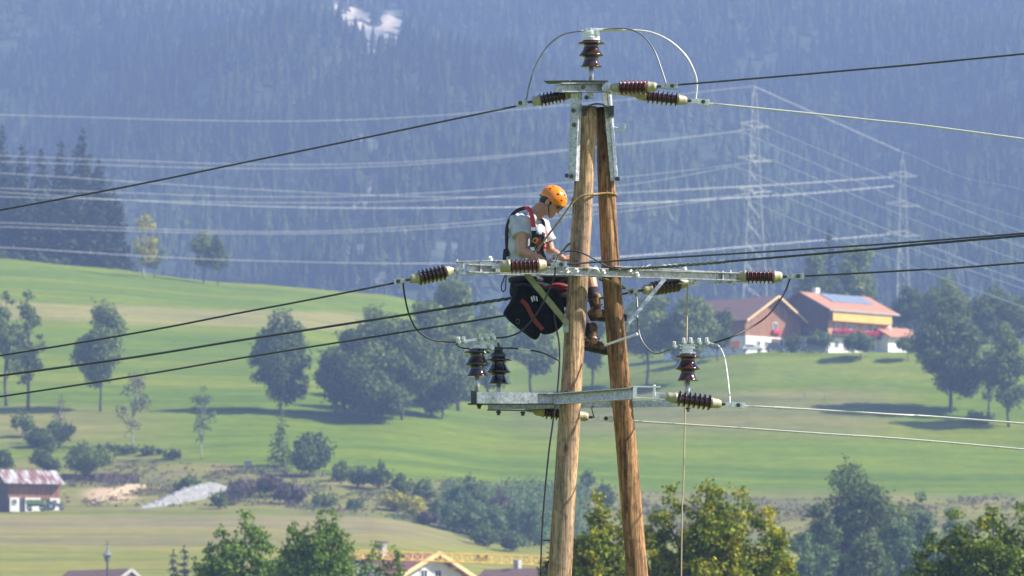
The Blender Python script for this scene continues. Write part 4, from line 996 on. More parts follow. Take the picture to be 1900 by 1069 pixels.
# crane jib with its mast behind the near trees
def lattice(a, b, w0, w1, nb, rch, rbr, up=(0, 0, 1), tri=False):
    a, b = V(a), V(b); d, s_, u = frame_of(b - a, up); ps = []; cor = []
    for i in range(nb + 1):
        f = i / nb; c = a.lerp(b, f); w_ = (w0 + (w1 - w0) * f) / 2
        cor.append([c - s_ * w_ - u * w_, c + s_ * w_ - u * w_] + ([c + u * w_ * 1.0] if tri else [c + s_ * w_ + u * w_, c - s_ * w_ + u * w_]))
    k = len(cor[0])
    for j in range(k): ps.append(tube([cor[0][j], cor[-1][j]], rch, 5))
    for i in range(nb):
        for j in range(k):
            j2 = (j + 1) % k
            ps.append(tube([cor[i][j], cor[i + 1][j2]], rbr, 4)); ps.append(tube([cor[i][j2], cor[i + 1][j]], rbr, 4)) if not tri else None
            ps.append(tube([cor[i + 1][j], cor[i + 1][j2]], rbr, 4))
    return join(*ps)
Yc = 815
ja, jb = P(655, 1029, Yc), P(1105, 1046, Yc)
cr = thing('tower_crane', V((jb.x, Yc, 20)), 'yellow lattice crane jib crossing in front of the small chalet', 'crane')
build('jib', lattice(ja, jb + V((3, 0, 0)), 0.85, 1.2, 27, .08, .045, tri=True), M['crane'], cr)
build('mast', lattice(V((jb.x, Yc, gz(jb.x, Yc)[0])), V((jb.x, Yc, jb.z)), 1.3, 1.3, 12, .07, .04, up=(0, 1, 0)), M['crane'], cr)
tp = P(895, 1037, Yc); build('trolley', box(tp, (1.4, .9, .5)), M['crane'], cr)
build('trolley_wheels', join(*[lathe(tp + V((dx, -.5, .3)), (0, 1, 0), [(0, .16), (1.0, .16)], 10) for dx in (-.5, .5)]), M['dark_steel'], cr)

# ------------------------------------------------------------------ far pylons and their conductors
M['pylon'] = pm('pale_lattice_steel', (0.42, 0.42, 0.40), 1, rough=.5, metal=.2)
def pylon(px, top, Y, wbase, arms, label):
    t_ = P(px, top, Y); g = float((gz(t_.x, Y) if Y < 2080 else [mz(t_.x, Y)])[0]); root = thing('pylon', V((t_.x, Y, g)), label, 'pylon', 'lattice pylons')
    H = t_.z - g; prof = [(0, wbase), (H * .55, wbase * .45), (H * .97, wbase * .14)]
    ps = []
    for (z0, w0), (z1, w1) in zip(prof, prof[1:]):
        ps.append(lattice(V((t_.x, Y, g + z0)), V((t_.x, Y, g + z1)), w0, w1, 7, .085, .034, up=(0, 1, 0)))
    ps.append(tube([V((t_.x, Y, g + H * .96)), V((t_.x, Y, g + H))], .12, 5))
    build('tower', join(*ps), M['pylon'], root)
    ends = []
    for (py, hw, dy) in arms:
        z = P(px, py, Y).z; c = V((t_.x, Y, z)); e = []
        for sg in (-1, 1):
            tip = c + V((sg * hw, sg * dy, 0)); pp = []
            for oy in (-.5, .5):
                pp.append(tube([c + V((0, oy, -.4)), tip], .05, 5)); pp.append(tube([c + V((0, oy, .9)), tip], .045, 5))
            for k in (.3, .6): pp.append(tube([c.lerp(tip, k) + V((0, 0, .9 * (1 - k))), c.lerp(tip, k - .2) + V((0, 0, -.3))], .05, 4))
            build('crossarm', join(*pp), M['pylon'], root)
            build('insulator_string', tube([tip, tip + V((0, 0, -1.2))], .14, 6), M['glass'], root); e.append(tip + V((0, 0, -1.3)))
        ends.append(e)
    return t_, ends
pylon(1400, 158, 1500, 6.4, [(232, 3.4, 4), (296, 4.0, 5), (353, 3.8, 5)], 'nearer lattice pylon, the taller of the two, above the barn')
M['pylon'] = pm('dull_lattice_steel', (0.4, 0.4, 0.38), 1, rough=.6, metal=.2)
pylon(1675, 281, 1800, 6.6, [(325, 4.2, 4), (380, 5.0, 5), (435, 4.8, 5)], 'farther lattice pylon standing behind the yellow chalet')
def hv(pts, label, r=.047):
    w_ = spline([P(*p) for p in pts], 10)
    o = build('far_power_line', tube(w_, r, 5), M['hv'], origin=w_[0]); tag(o, label, 'power line', 'far high-voltage conductors')
hv([(-400, 205, 1500), (0, 213, 1500), (480, 225, 1500), (800, 215, 1500), (1150, 186, 1500), (1397, 160, 1500)], 'faint topmost earth wire running left from the taller pylon tip', .05)
hv([(-400, 275, 1500), (0, 289, 1500), (480, 305, 1500), (800, 298, 1500), (1145, 268, 1500), (1425, 236, 1500)], 'upper conductor running left from the taller pylon, higher of its close pair')
hv([(-400, 287, 1510), (0, 300, 1510), (480, 313, 1510), (800, 303, 1510), (1145, 270, 1510), (1376, 244, 1510)], 'upper conductor running left from the taller pylon, lower of its close pair')
hv([(-400, 300, 1520), (0, 321, 1520), (480, 352, 1520), (900, 366, 1520)] + [(1400, 345, 1560), (1660, 328, 1800)], 'very faint conductor crossing the left conifers between the two upper pairs', .05)
hv([(-400, 335, 1500), (0, 349, 1500), (480, 365, 1500), (800, 358, 1500), (1145, 330, 1500), (1435, 297, 1500)], 'middle conductor running left from the taller pylon, higher of its close pair')
hv([(-400, 352, 1510), (0, 365, 1510), (480, 376, 1510), (800, 371, 1510), (1145, 345, 1510), (1363, 309, 1510)], 'middle conductor running left from the taller pylon, lower of its close pair')
hv([(-400, 400, 1500), (0, 413, 1500), (480, 430, 1500), (800, 418, 1500), (1150, 385, 1500), (1430, 355, 1500)], 'lowest bright conductor running left from the taller pylon')
hv([(-400, 411, 1510), (0, 421, 1510), (480, 434, 1510), (800, 424, 1510), (1150, 393, 1510), (1370, 364, 1510)], 'lower twin of the lowest bright conductor on the left')
hv([(-400, 440, 1530), (0, 459, 1530), (280, 476, 1530), (480, 484, 1530), (800, 489, 1530), (1100, 480, 1560), (1650, 435, 1800)], 'thin conductor just above the round pair of trees', .06)
for pts, lab, r in [
    ([(1420, 235, 1500), (1682, 344, 1440), (1900, 431, 1400), (2300, 570, 1340)], 'uppermost bright conductor falling right from the taller pylon', .1),
    ([(1375, 244, 1500), (1434, 270, 1480), (1666, 368, 1440), (1831, 432, 1400), (1900, 459, 1380), (2300, 600, 1330)], 'second bright conductor falling right from the taller pylon', .1),
    ([(1435, 297, 1500), (1678, 401, 1440), (1900, 486, 1400), (2300, 620, 1340)], 'third bright conductor falling right from the taller pylon', .1),
    ([(1363, 309, 1500), (1415, 329, 1480), (1666, 434, 1440), (1900, 523, 1400), (2300, 660, 1340)], 'fourth bright conductor falling right from the taller pylon', .1),
    ([(1430, 354, 1500), (1674, 454, 1440), (1900, 536, 1400), (2300, 665, 1340)], 'fifth bright conductor falling right from the taller pylon', .1),
    ([(1375, 364, 1500), (1528, 431, 1470), (1678, 489, 1440), (1819, 541, 1410), (2100, 640, 1370)], 'lowest bright conductor falling right from the taller pylon', .1),
    ([(1399, 160, 1500), (1500, 205, 1560), (1671, 281, 1800)], 'faint earth wire between the tips of the two pylons', .05),
    ([(1674, 281, 1800), (1790, 330, 1700), (1900, 352, 1650), (2300, 450, 1500)], 'faint earth wire leaving the farther pylon to the right', .05),
    ([(1690, 344, 1800), (1800, 376, 1700), (1900, 405, 1640), (2300, 510, 1500)], 'faint conductor from the farther pylon above the bright ones', .06),
    ([(1700, 382, 1800), (1800, 420, 1700), (1900, 455, 1640), (2300, 560, 1500)], 'faint middle conductor leaving the farther pylon to the right', .06),
    ([(1692, 440, 1800), (1800, 485, 1700), (1900, 520, 1640), (2300, 620, 1500)], 'faint low conductor leaving the farther pylon to the right', .06),
    ([(1660, 345, 1800), (1536, 356, 1700), (1419, 364, 1640), (1200, 376, 1600), (900, 385, 1560), (400, 380, 1530), (-400, 330, 1520)], 'faint nearly level conductor running left from the farther pylon', .06)]:
    hv(pts, lab, r)

# ------------------------------------------------------------------ the A-frame power pole
YP = 60.0
def Q(px, py, dy=0.0): return P(px, py, YP + dy)
AK = .0018
def A(px): return (px - 1105) * AK          # depth offset of the middle crossarm, which runs away to the right
ARZ = Matrix.Rotation(math.atan(AK * F / YP), 3, 'Z')
LK = -.0036
def QA(px, py, dy=0.0): return Q(px, py, dy + A(px))
def LB(px): return max(0, px - 1020) * LK     # the lower channel comes towards the camera
S = YP / F                                         # metres per photo pixel at the pole
gpole = float(gz(0, 60)[0])
pole = thing('power_pole', V((Q(1100, 1500).x, YP, gpole)), 'timber A-frame power pole with steel crossarms that the lineman works on', 'power pole')
def timber(pts, rad, bend, m, seed):
    pts = spline(pts, 14); n = len(pts); rs = [np.interp(i / (n - 1), [0, 1], rad) for i in range(n)]
    vs, fs = tube(pts, rs, 40)
    out = []
    for i, v in enumerate(vs[:n * 40]):
        ring = i // 40; k = i % 40; c = pts[ring]; a = k / 40 * 2 * math.pi; h = c.z
        d = (v - c)
        f = 1 + 0.025 * math.sin(3 * a + h * 1.7 + seed) + 0.018 * math.sin(7 * a + h * .9) + 0.02 * math.sin(h * 4.3 + 2 * a + seed) * math.sin(h * 2.1)
        crack = -0.05 * math.exp(-((a - 3.9 - .25 * math.sin(h * .7 + seed)) / 0.07) ** 2) - 0.035 * math.exp(-((a - 5.1 - .2 * math.sin(h * 1.1)) / 0.06) ** 2)
        out.append(c + d * (f + crack))
    return out, fs
def zpt(pa, pb, z):
    t = (z - pb.z) / (pa.z - pb.z); return pb + (pa - pb) * t
pl_ = [Q(1092, 198, 0), Q(1084, 340), Q(1078, 440), Q(1066, 620), Q(1056, 780), Q(1038.5, 1069)]
pl_.append(zpt(pl_[-1], pl_[-2], gpole - .6)); pr_ = [Q(1120, 200, .13), Q(1125, 340, .12), Q(1130, 440, .1), Q(1143, 620, .09), Q(1158, 780, .08), Q(1181.5, 1069, .06)]
pr_.append(zpt(pr_[-1], pr_[-2], gpole - .6))
def resample(pts, n):
    L_ = [0]
    for a_, b_ in zip(pts, pts[1:]): L_.append(L_[-1] + (b_ - a_).length)
    out = []
    for i in range(n):
        t = L_[-1] * i / (n - 1); k = min(len(pts) - 2, max(0, int(np.searchsorted(L_, t)) - 1)); f = (t - L_[k]) / max(1e-9, L_[k + 1] - L_[k])
        out.append(pts[k].lerp(pts[k + 1], f))
    return out
pl_ = resample(pl_, 14); pr_ = resample(pr_, 14)
o = build('timber_leg', timber(pl_, (.082, .150), 0, None, 1), M['pole_l'], pole, smooth=True); o['label'] = 'left leg of grey weathered timber'
o = build('timber_leg', timber(pr_, (.074, .145), 0, None, 4), M['pole_r'], pole, smooth=True); o['label'] = 'right leg of orange brown timber'
# knots lie in the timber material
# cap over the two tops
def arched_cap():
    vs, fs = [], []; n = 14
    for yy in (-.13, .24):
        for k in range(n + 1):
            t = k / n; px = 1081 + 57 * t
            py = 203 - 12 * math.sin(math.pi * t) ** .7 - 0 + (10 * (t) ** 6)
            vs.append(Q(px, py, yy)); vs.append(Q(px, py + 3.2, yy))
    m_ = 2 * (n + 1)
    for k in range(n):
        a0, a1, b0, b1 = 2 * k, 2 * k + 1, 2 * k + 2, 2 * k + 3
        fs += [(a0, a1, b1, b0), (m_ + a0, m_ + b0, m_ + b1, m_ + a1), (a0, b0, m_ + b0, m_ + a0), (a1, m_ + a1, m_ + b1, b1)]
    fs += [(0, m_, m_ + 1, 1), (2 * n, 2 * n + 1, m_ + 2 * n + 1, m_ + 2 * n)]
    return vs, fs
cp = build('pole_cap', join(arched_cap(), box(Q(1134, 208, -.02), (.045, .24, .09)), box(Q(1085, 208, .02), (.03, .20, .085))), M['black_cap'], pole)
# head frame: two channel legs and a top beam
def angle(a, b, wdt, t=.008, sx=1):
    """L-angle: front plate facing the camera and a side plate"""
    a, b = V(a), V(b); d, s_, u = frame_of(b - a, (0, 1, 0))
    if s_.x < 0: s_ = -s_
    yv = V((0, 1, 0))
    return join(bar(a, b, wdt, t, up=(0, 1, 0)), bar(a + s_ * (sx * wdt / 2) + yv * wdt / 2, b + s_ * (sx * wdt / 2) + yv * wdt / 2, t, wdt, up=(0, 1, 0)))
head = build('head_frame', join(bar(Q(1067, 172, -.12), Q(1061, 336, -.10), .062, .008, up=(-.25, -1, 0)), bar(Q(1076.5, 172, -.115), Q(1070.5, 336, -.095), .045, .008, up=(.75, -.66, 0)), bar(Q(1060, 172, -.09), Q(1054.5, 336, -.07), .008, .06, up=(0, 1, 0)), bar(Q(1124, 172, -.02), Q(1138, 336, .05), .05, .008, up=(.2, -1, 0)), bar(Q(1131, 172, .0), Q(1143.5, 336, .06), .05, .008, up=(.8, -.6, 0)),
      channel(Q(1040, 163, -.20), Q(1121, 162.5, -.07), .09, .082, open_dir=1)), M['galv'], pole)
build('top_plate', join(bar(Q(1013, 153, -.06), Q(1060, 152.2, -.1), .20, .008), bar(Q(1058, 152.2, -.1), Q(1125, 153, -.06), .22, .012)), M['dark_steel'], head)
build('gusset', join(([Q(1028, 158, -.17), Q(1041, 157, -.17), Q(1041, 171, -.17), Q(1028, 171, -.17), Q(1028, 158, -.16), Q(1041, 157, -.16), Q(1041, 171, -.16), Q(1028, 171, -.16)],
      [(0, 3, 2, 1), (4, 5, 6, 7), (0, 1, 5, 4), (1, 2, 6, 5), (2, 3, 7, 6), (3, 0, 4, 7)]), box(Q(1127, 163, -.1), (.05, .12, .08)), box(Q(1095, 178, -.05), (.05, .05, .045))), M['galv'], head)
def bolt(p, r=.014, d=(0, -1, 0), l=.03): return lathe(V(p), d, [(0, r * 1.5), (.008, r * 1.5), (.008, r), (l, r), (l, .001)], 6)
for (x, y, dy) in [(1082, 162, -.165), (1064, 205, -.125), (1065, 232, -.115), (1060, 327, -.12), (1052, 326, -.08), (1146, 332, .05), (1088, 181, -.1)]:
    build('bolt', bolt(Q(x, y, dy)), M['dark_steel'], head)
hk = spline([Q(1137, 236, .05), Q(1148, 239, .03), Q(1153, 243, .02), Q(1158.5, 240, .02), Q(1159.5, 233, .02), Q(1156, 229, .02)], 5)
build('pole_hook', tube(hk, .009, 8), M['galv_light'], pole)
# middle crossarm
ca = build('crossarm', join(channel(QA(868, 498, -.16), QA(1372, 514, -.13), .06, .072, open_dir=1), channel(QA(925, 503, .17), QA(1330, 512, .17), .05, .07, open_dir=-1),
     bar(QA(845, 486, -.10), QA(931, 484, -.16), .10, .008), bar(QA(856, 508, -.10), QA(920, 507, -.16), .10, .008),
     bar(QA(1138, 494.5, -.05), QA(1352, 506.5, -.05), .07, .008), bar(QA(1260, 526, -.06), QA(1372, 523, -.06), .06, .008)), M['galv'], pole)
ca['label'] = 'long middle steel crossarm in front of the poles'
build('end_bracket', join(box(QA(857, 497, -.10), (.012, .1, .12), ARZ), box(QA(889, 496, -.12), (.012, .1, .11), ARZ), box(QA(921, 495, -.14), (.04, .08, .10), ARZ), tube([QA(848, 481, -.1), QA(848, 513, -.1)], .010, 8)), M['galv'], ca)
build('end_bracket', join(box(QA(1338, 514, -.10), (.012, .1, .105), ARZ), box(QA(1360, 516, -.10), (.055, .06, .10), ARZ), tube([QA(1331, 503, -.11), QA(1331, 529, -.11)], .010, 8), tube([QA(1355, 501, -.11), QA(1355, 530, -.11)], .011, 8)), M['galv'], ca)
for (x, y, dy) in [(910, 482, -.16), (1070, 504, -.20), (1106, 500, -.19), (1120, 507, -.18), (1168, 503, -.18), (1182, 511, -.17), (1270, 500, -.12), (1290, 527, -.1), (1052, 505, -.19), (1205, 498, -.12)]:
    build('bolt', bolt(QA(x, y, dy), .016, (0, -.6, .8)), M['galv_light'], ca)
build('u_bolt', tube(spline([QA(1090, 508, -.2), QA(1094, 501, -.22), QA(1101, 498, -.23), QA(1108, 500, -.22), QA(1113, 507, -.2)], 5), .010, 8), M['galv_light'], ca)
b1 = build('brace', angle(QA(976, 508, -.16), Q(1053, 602, -.13), .048, sx=1), M['brace_olive'], pole); b1['label'] = 'olive diagonal brace under the left crossarm'
build('foot_plate', box(Q(1050, 608, -.12), (.05, .02, .085)), M['steel_green'], b1)
b2 = build('brace', join(bar(QA(1233, 518, -.17), Q(1166, 600, -.03), .034, .012, up=(0, 1, 0)), bar(Q(1166, 600, -.03), Q(1164.5, 616, -.02), .034, .012, up=(0, 1, 0))), M['galv'], pole); b2['label'] = 'grey diagonal brace under the right crossarm'
build('step_bolt', join(tube([Q(1122, 641, -.06), Q(1181, 620.5, -.15)], .0105, 8), ball(Q(1181, 620.5, -.15), .016, 6)), M['galv_light'], pole)
for (a_, b_) in [((1012, 1003, 0), (1020, 1003, 0))]:
    build('cable_clip', tube([Q(1004, 1002, -.02), Q(1020, 1003, -.02)], .007, 6), M['dark_steel'], pole)
# lower crossarm
lo = build('crossarm', join(box(Q(940, 739, -.24), (113 * S, .10, 21 * S), Matrix.Rotation(.16, 3, 'Z')), channel(Q(997, 740, -.18), Q(1026, 740, -.17), .08, 21.5 * S, open_dir=1), channel(Q(1020, 741.5, -.17), Q(1176, 730, -.17 + LB(1176)), .09, 21 * S, open_dir=1),
     channel(Q(905, 754, .15), Q(1290, 748, .16), .06, 12 * S, open_dir=-1)), M['galv'], pole); lo['label'] = 'short lower steel crossarm'
build('end_bracket', join(box(Q(879, 738, -.18), (.05, .16, .115)), bar(Q(868, 750, -.2), Q(1050, 750.5, -.2), .12, .010), bar(Q(904, 761, .1), Q(990, 762, .1), .06, .008)), M['dark_steel'], lo)
build('end_bracket', join(box(Q(1178, 729, -.70), (.035, .14, .115)), bar(Q(1170, 717.5, -.70), Q(1226, 718, -.70), .09, .01), bar(Q(1175, 738, -.70), Q(1225, 740, -.70), .08, .01), tube([Q(1214, 714, -.70), Q(1214, 745, -.70)], .011, 8),
     ([Q(1217, 727, -.73), Q(1234, 730, -.73), Q(1234, 739, -.73), Q(1217, 741, -.73), Q(1217, 727, -.71), Q(1234, 730, -.71), Q(1234, 739, -.71), Q(1217, 741, -.71)], [(0, 3, 2, 1), (4, 5, 6, 7), (0, 1, 5, 4), (1, 2, 6, 5), (2, 3, 7, 6), (3, 0, 4, 7)])), M['galv_light'], lo)
for (x, y, dy) in [(889, 752, -.2), (925, 764, .1), (970, 765, .1), (1052, 726, -.2), (1086, 725, -.2), (1277, 757, .12)]:
    build('bolt', bolt(Q(x, y, dy), .016, (0, -.3, -.95)), M['dark_steel'], lo)

# ------------------------------------------------------------------ post insulators
def post_insulator(cx, yb, dy, label, yscrew, red=False, cap='white'):
    """yb = image row of the lowest shed rim; three sheds, steel pin below, metal head above"""
    b = Q(cx, yb, dy); root = thing('post_insulator', b, label, 'insulator', 'post insulators')
    k = S
    build('pin', lathe(Q(cx, yscrew, dy), (0, 0, 1), [(0, .021), ((yscrew - yb + 3) * k, .021)], 14), M['galv'], root, smooth=True)
    pr = [(0, 8), (0.4, 20), (1.3, 20.6), (3, 18.6), (8, 16), (14, 13.8), (18.5, 13.2), (19.2, 14), (21.8, 23.2), (22.9, 23.6), (25, 21.5), (31, 17), (38, 14), (42, 13.4), (42.6, 15), (43.6, 25.2), (44.7, 25.8), (46.5, 24), (48, 16), (52, 14.5), (52, 3)]
    build('shed_body', lathe(b, (0, 0, 1), [(h_ * k, r_ * k) for h_, r_ in pr], 40), M['porc' if red else 'porc_dark'], root, smooth=True)
    return root, b
r1, b = post_insulator(1097, 125, -.08, 'post insulator on top of the pole head with white metal crown', 154, True)
hd = build('head_cap', lathe(b, (0, 0, 1), [(50 * S, 4 * S), (50 * S, 16.5 * S), (56 * S, 17 * S), (57 * S, 15.5 * S), (60 * S, 15.5 * S), (60.5 * S, 16.5 * S), (66 * S, 16 * S), (67 * S, 14 * S), (67 * S, 2 * S)], 28), M['white'], r1, smooth=False)
for k in range(6):
    a_ = k * math.pi / 3 + .3; build('bolt', bolt(b + V((math.cos(a_) * 11 * S, math.sin(a_) * 11 * S, 66 * S)), .010, (0, 0, 1), .035), M['galv'], hd)
build('clamp', join(box(b + V((0, -.02, 69 * S)), (.10, .05, .035)), box(b + V((.055, -.05, 64 * S)), (.035, .05, .05)), tube([b + V((-.04, -.02, 70 * S)), b + V((.28, -.02, 70.5 * S))], .011, 8)), M['galv_light'], r1)
def clamp_row(x0, y0, x1, y1, dy, root, nb=2):
    ps = [bar(Q(x0, y0, dy), Q(x1, y1, dy), .045, .026)]
    c = build('wire_clamp', join(*ps), M['steel_green'], root)
    for i in range(nb):
        f = (i + .5) / nb; p = Q(x0 + (x1 - x0) * f, y0 + (y1 - y0) * f, dy)
        build('bolt', join(bolt(p + V((0, -.02, .0)), .014, (0, -.3, 1), .045), bolt(p + V((.012, -.02, .0)), .013, (0, -1, .1), .03)), M['galv_light'], c)
    return c
r2, b = post_insulator(885, 699, -.14, 'left post insulator at the free end of the lower crossarm', 728)
build('head_cap', join(lathe(Q(897, 646, -.14), (0, 0, 1), [(-5 * S, 8 * S), (0, 6 * S), (14 * S, 5.5 * S), (15 * S, 2 * S)], 16), bar(Q(872, 647, -.14), Q(905, 646, -.14), .10, .012), box(Q(886, 642, -.12), (.07, .02, .02))), M['white'], r2)
clamp_row(845, 635.5, 866, 634, -.16, r2); clamp_row(886, 629.5, 921, 627.5, -.16, r2, 3)
build('bus_bar', bar(Q(862, 633, -.14), Q(892, 629, -.14), .04, .02), M['galv_light'], r2)
clamp_row(904, 646.5, 918, 646.5, -.17, r2, 1)
r3, b = post_insulator(925, 713, .1, 'right darker post insulator of the pair on the lower crossarm', 742)
build('head_cap', join(lathe(b, (0, 0, 1), [(50 * S, 15 * S), (56 * S, 15 * S), (60 * S, 9 * S), (68 * S, 6 * S), (70 * S, 2 * S)], 14), box(b + V((-.02, -.03, 66 * S)), (.11, .05, .03)), box(b + V((0, -.02, 72 * S)), (.02, .02, .05))), M['dark_steel'], r3)
r4, b = post_insulator(1276, 707, .10, 'single post insulator at the right end of the lower crossarm', 745, True)
build('head_cap', join(lathe(b, (0, 0, 1), [(50 * S, 5 * S), (50 * S, 15 * S), (54 * S, 15 * S), (54 * S, 10 * S), (60 * S, 10 * S), (60 * S, 14 * S), (64 * S, 14 * S), (64 * S, 3 * S)], 20), bar(Q(1256, 641, .08), Q(1294, 640, .08), .06, .016)), M['galv_light'], r4)
clamp_row(1242, 647, 1260, 640, .07, r4, 1); clamp_row(1290, 637.5, 1318, 636, .07, r4, 2); clamp_row(1262, 637, 1288, 636, .07, r4, 2)

# ------------------------------------------------------------------ strain insulators
def strain(a, b, label, clamp=None, mat='porc_red', pale_clamp=False, ra=13.8, rc=9.0, dya=0, dyb=0, eye=None):
    """a, b: image points of the two outer ends of the cream caps (a = the pole side)"""
    A, B = Q(a[0], a[1], dya), Q(b[0], b[1], dyb); d = (B - A); L_ = d.length; u = d.normalized()
    root = thing('strain_insulator', A, label, 'insulator', 'strain insulators')
    cl = .17 * L_
    cap = lambda P0, dr: lathe(P0, dr, [(0, .3 * rc * S), (.004, .72 * rc * S), (cl * .35, .98 * rc * S), (cl * .85, rc * S), (cl * .9, 1.12 * rc * S), (cl * 1.18, 1.12 * rc * S)], 24)
    build('end_cap', cap(A, u), M['cream'], root, smooth=True); build('end_cap', cap(B, -u), M['cream'], root, smooth=True)
    n = 7; l0 = cl * 1.1; l1 = L_ - cl * 1.1; st = (l1 - l0) / n; pr = [(l0, .3 * ra * S)]
    for i in range(n):
        s0 = l0 + i * st; pr += [(s0 + .06 * st, .58 * ra * S), (s0 + .44 * st, .60 * ra * S), (s0 + .56 * st, .95 * ra * S), (s0 + .64 * st, ra * S), (s0 + .74 * st, .95 * ra * S), (s0 + .92 * st, .62 * ra * S)]
    pr.append((l1, .3 * ra * S))
    build('shed_body', lathe(A, u, pr, 36), M[mat], root, smooth=True)
    if clamp:
        C = Q(clamp[0], clamp[1], dyb); m = M['galv_light'] if pale_clamp else M['galv']; e = B
        dd = (C - e); un = dd.normalized()
        c = build('tension_clamp', join(bar(e + un * .03, C, .05, .036), bar(e + dd * .45, C + un * .0, .062, .05), box(C - un * .012, (.022, .07, .055))), m, root)
        build('clevis', join(bar(e - un * .01, e + un * .06, .03, .022), tube([e + un * .03 + V((0, -.04, 0)), e + un * .03 + V((0, .04, 0))], .011, 8)), M['dark_steel'], root)
        build('bolt', bolt(e + dd * .72 + V((0, -.03, 0)), .013, (0, -1, 0), .02), M['dark_steel'], c)
    if eye:
        E = Q(eye[0], eye[1], dya); build('link', join(bar(E, A + u * .01, .035, .04), tube([A - u * .02 + V((0, -.045, 0)), A - u * .02 + V((0, .045, 0))], .013, 8)), M['galv'], root)
    return root
strain((1062, 173), (987, 189), 'dark strain insulator left of the pole head', (957, 193), 'porc', dya=-.05, dyb=-.1, eye=(1070, 171))
strain((1134, 163), (1219, 161), 'red brown strain insulator at the pole head holding the dark right wire', (1258, 159.5), 'porc_red', dya=-.22, dyb=-.36, ra=14.5, eye=(1122, 163))
strain((1180, 176), (1275, 187), 'dark strain insulator at the pole head holding the pale right wire', (1316, 190.5), 'porc', True, dya=-.08, dyb=-.02, ra=14, eye=(1128, 170))
strain((842, 501), (760, 519), 'dark strain insulator at the left tip of the middle crossarm', (731, 524), 'porc', dya=-.1 + A(842), dyb=-.16 + A(760) * .9, ra=15, eye=(860, 497))
strain((928, 494), (1014, 492), 'red brown strain insulator lying in front of the lineman hips', (1052, 491), 'porc_red', dya=-.28 + A(928), dyb=-.36 + A(1014), ra=14.5, rc=11, eye=(912, 494))
strain((1368, 513), (1452, 514), 'red brown strain insulator at the right tip of the middle crossarm', (1492, 512.5), 'porc_red', dya=-.12 + A(1368), dyb=-.2 + A(1400), ra=14.5, rc=10.5, eye=(1355, 514))
strain((1276, 525), (1192, 539), 'dark strain insulator hanging behind the right half of the middle crossarm', (1164, 543), 'porc', dya=.30 + A(1276), dyb=.36, ra=14, eye=(1288, 523))
strain((1235, 736), (1338, 750), 'glossy dark strain insulator at the right end of the lower crossarm', (1382, 753), 'porc', True, dya=-.72, dyb=-.60, ra=15, eye=(1222, 733))
strain((990, 762), (1092, 774), 'strain insulator hidden behind the left pole under the lower crossarm', (1137, 778), 'porc', True, dya=.22, dyb=.26, ra=14, eye=(975, 759))

# ------------------------------------------------------------------ line wires and jumpers
def wire(pts, r, m, label, name='power_line', cat='power line', group=None, n=8, sub=8):
    w_ = spline(pts, sub); return tag(build(name, tube(w_, r, n), M[m], smooth=True, origin=w_[0]), label, cat, group)
LG_ = 'line wires of the pole'
wire([Q(958, 197, -.1), Q(480, 296, -.1), Q(0, 390, 0), Q(-1500, 655, 1)], .0085, 'wire_dark', 'dark wire running down left from the pole head', group=LG_)
wire([Q(733, 525, -.16 + A(760) * .9), Q(480, 574, -.5), Q(0, 660, 0), Q(-1500, 890, 1)], .0085, 'wire_dark', 'dark wire running left from the left tip of the middle crossarm', group=LG_)
wire([Q(1080, 530, .32), Q(950, 553, .34), Q(480, 626, .4), Q(0, 697, .5), Q(-1500, 885, 1.5)], .0105, 'wire_dark', 'thickest dark cable running left below the middle crossarm', group=LG_)
wire([Q(1164, 544, .36), Q(935, 586, .4), Q(480, 659, .5), Q(0, 736, .6), Q(-1500, 950, 1.6)], .0085, 'wire_dark', 'lowest dark wire running left from behind the tool bag', group=LG_)
def grip(pts, r, label):
    """wound grip: helical strands around a wire"""
    pts = spline(pts, 20); ps = []
    for ph in (0, 2.1, 4.2):
        w_ = []
        for i, p in enumerate(pts):
            t = (pts[min(i + 1, len(pts) - 1)] - pts[max(i - 1, 0)]); _, s_, u = frame_of(t); a_ = ph + i * .9
            w_.append(p + s_ * math.cos(a_) * r + u * math.sin(a_) * r)
        ps.append(tube(w_, r * .55, 5))
    o = build('wire_grip', join(*ps), M['wire_grip'], origin=pts[0]); return tag(o, label, 'wire grip', 'wound wire grips')
grip([Q(1050, 537, .33), Q(960, 551.5, .34), Q(842, 570, .36)], .011, 'wound steel grip on the thick cable left of the tool bag')
grip([Q(1175, 498, -.12), Q(1240, 494, -.08), Q(1345, 485.5, -.04)], .012, 'wound steel grip on the cable above the right crossarm')
wire([Q(1051, 490.5, -.45), Q(1150, 483.5, -.4), Q(1500, 462, -.5), Q(1900, 433, -.7), Q(3300, 318, -1.5)], .0085, 'wire_dark', 'upper of the two close dark wires running right above the middle crossarm', group=LG_)
wire([Q(1130, 500, -.18), Q(1180, 497.5, -.12), Q(1345, 485.5, -.04), Q(1600, 464, -.5), Q(1900, 437.5, -.7), Q(3300, 325, -1.5)], .0105, 'wire_dark', 'lower thicker dark cable running right above the middle crossarm', group=LG_)
wire([Q(1258, 157.5, -.36), Q(1560, 132, -.5), Q(1900, 100, -.8), Q(3300, -40, -2)], .0085, 'wire_dark', 'dark wire rising right from the pole head', group=LG_)
wire([Q(1490, 512.5, .33), Q(1700, 501, .1), Q(1900, 487.5, -.5), Q(3300, 375, -1.5)], .0085, 'wire_dark', 'dark wire running right from the tip of the middle crossarm', group=LG_)
wire([Q(1314, 191.5, -.02), Q(1600, 221, -.1), Q(1900, 258, -.3), Q(3300, 455, -1.2)], .0085, 'wire_pale', 'shining pale wire falling right from the pole head', group=LG_)
wire([Q(1380, 753, -.60), Q(1640, 768, -.6), Q(1900, 786, -.5), Q(3300, 900, -1.2)], .0085, 'wire_pale', 'upper pale wire running right from the lower crossarm', group=LG_)
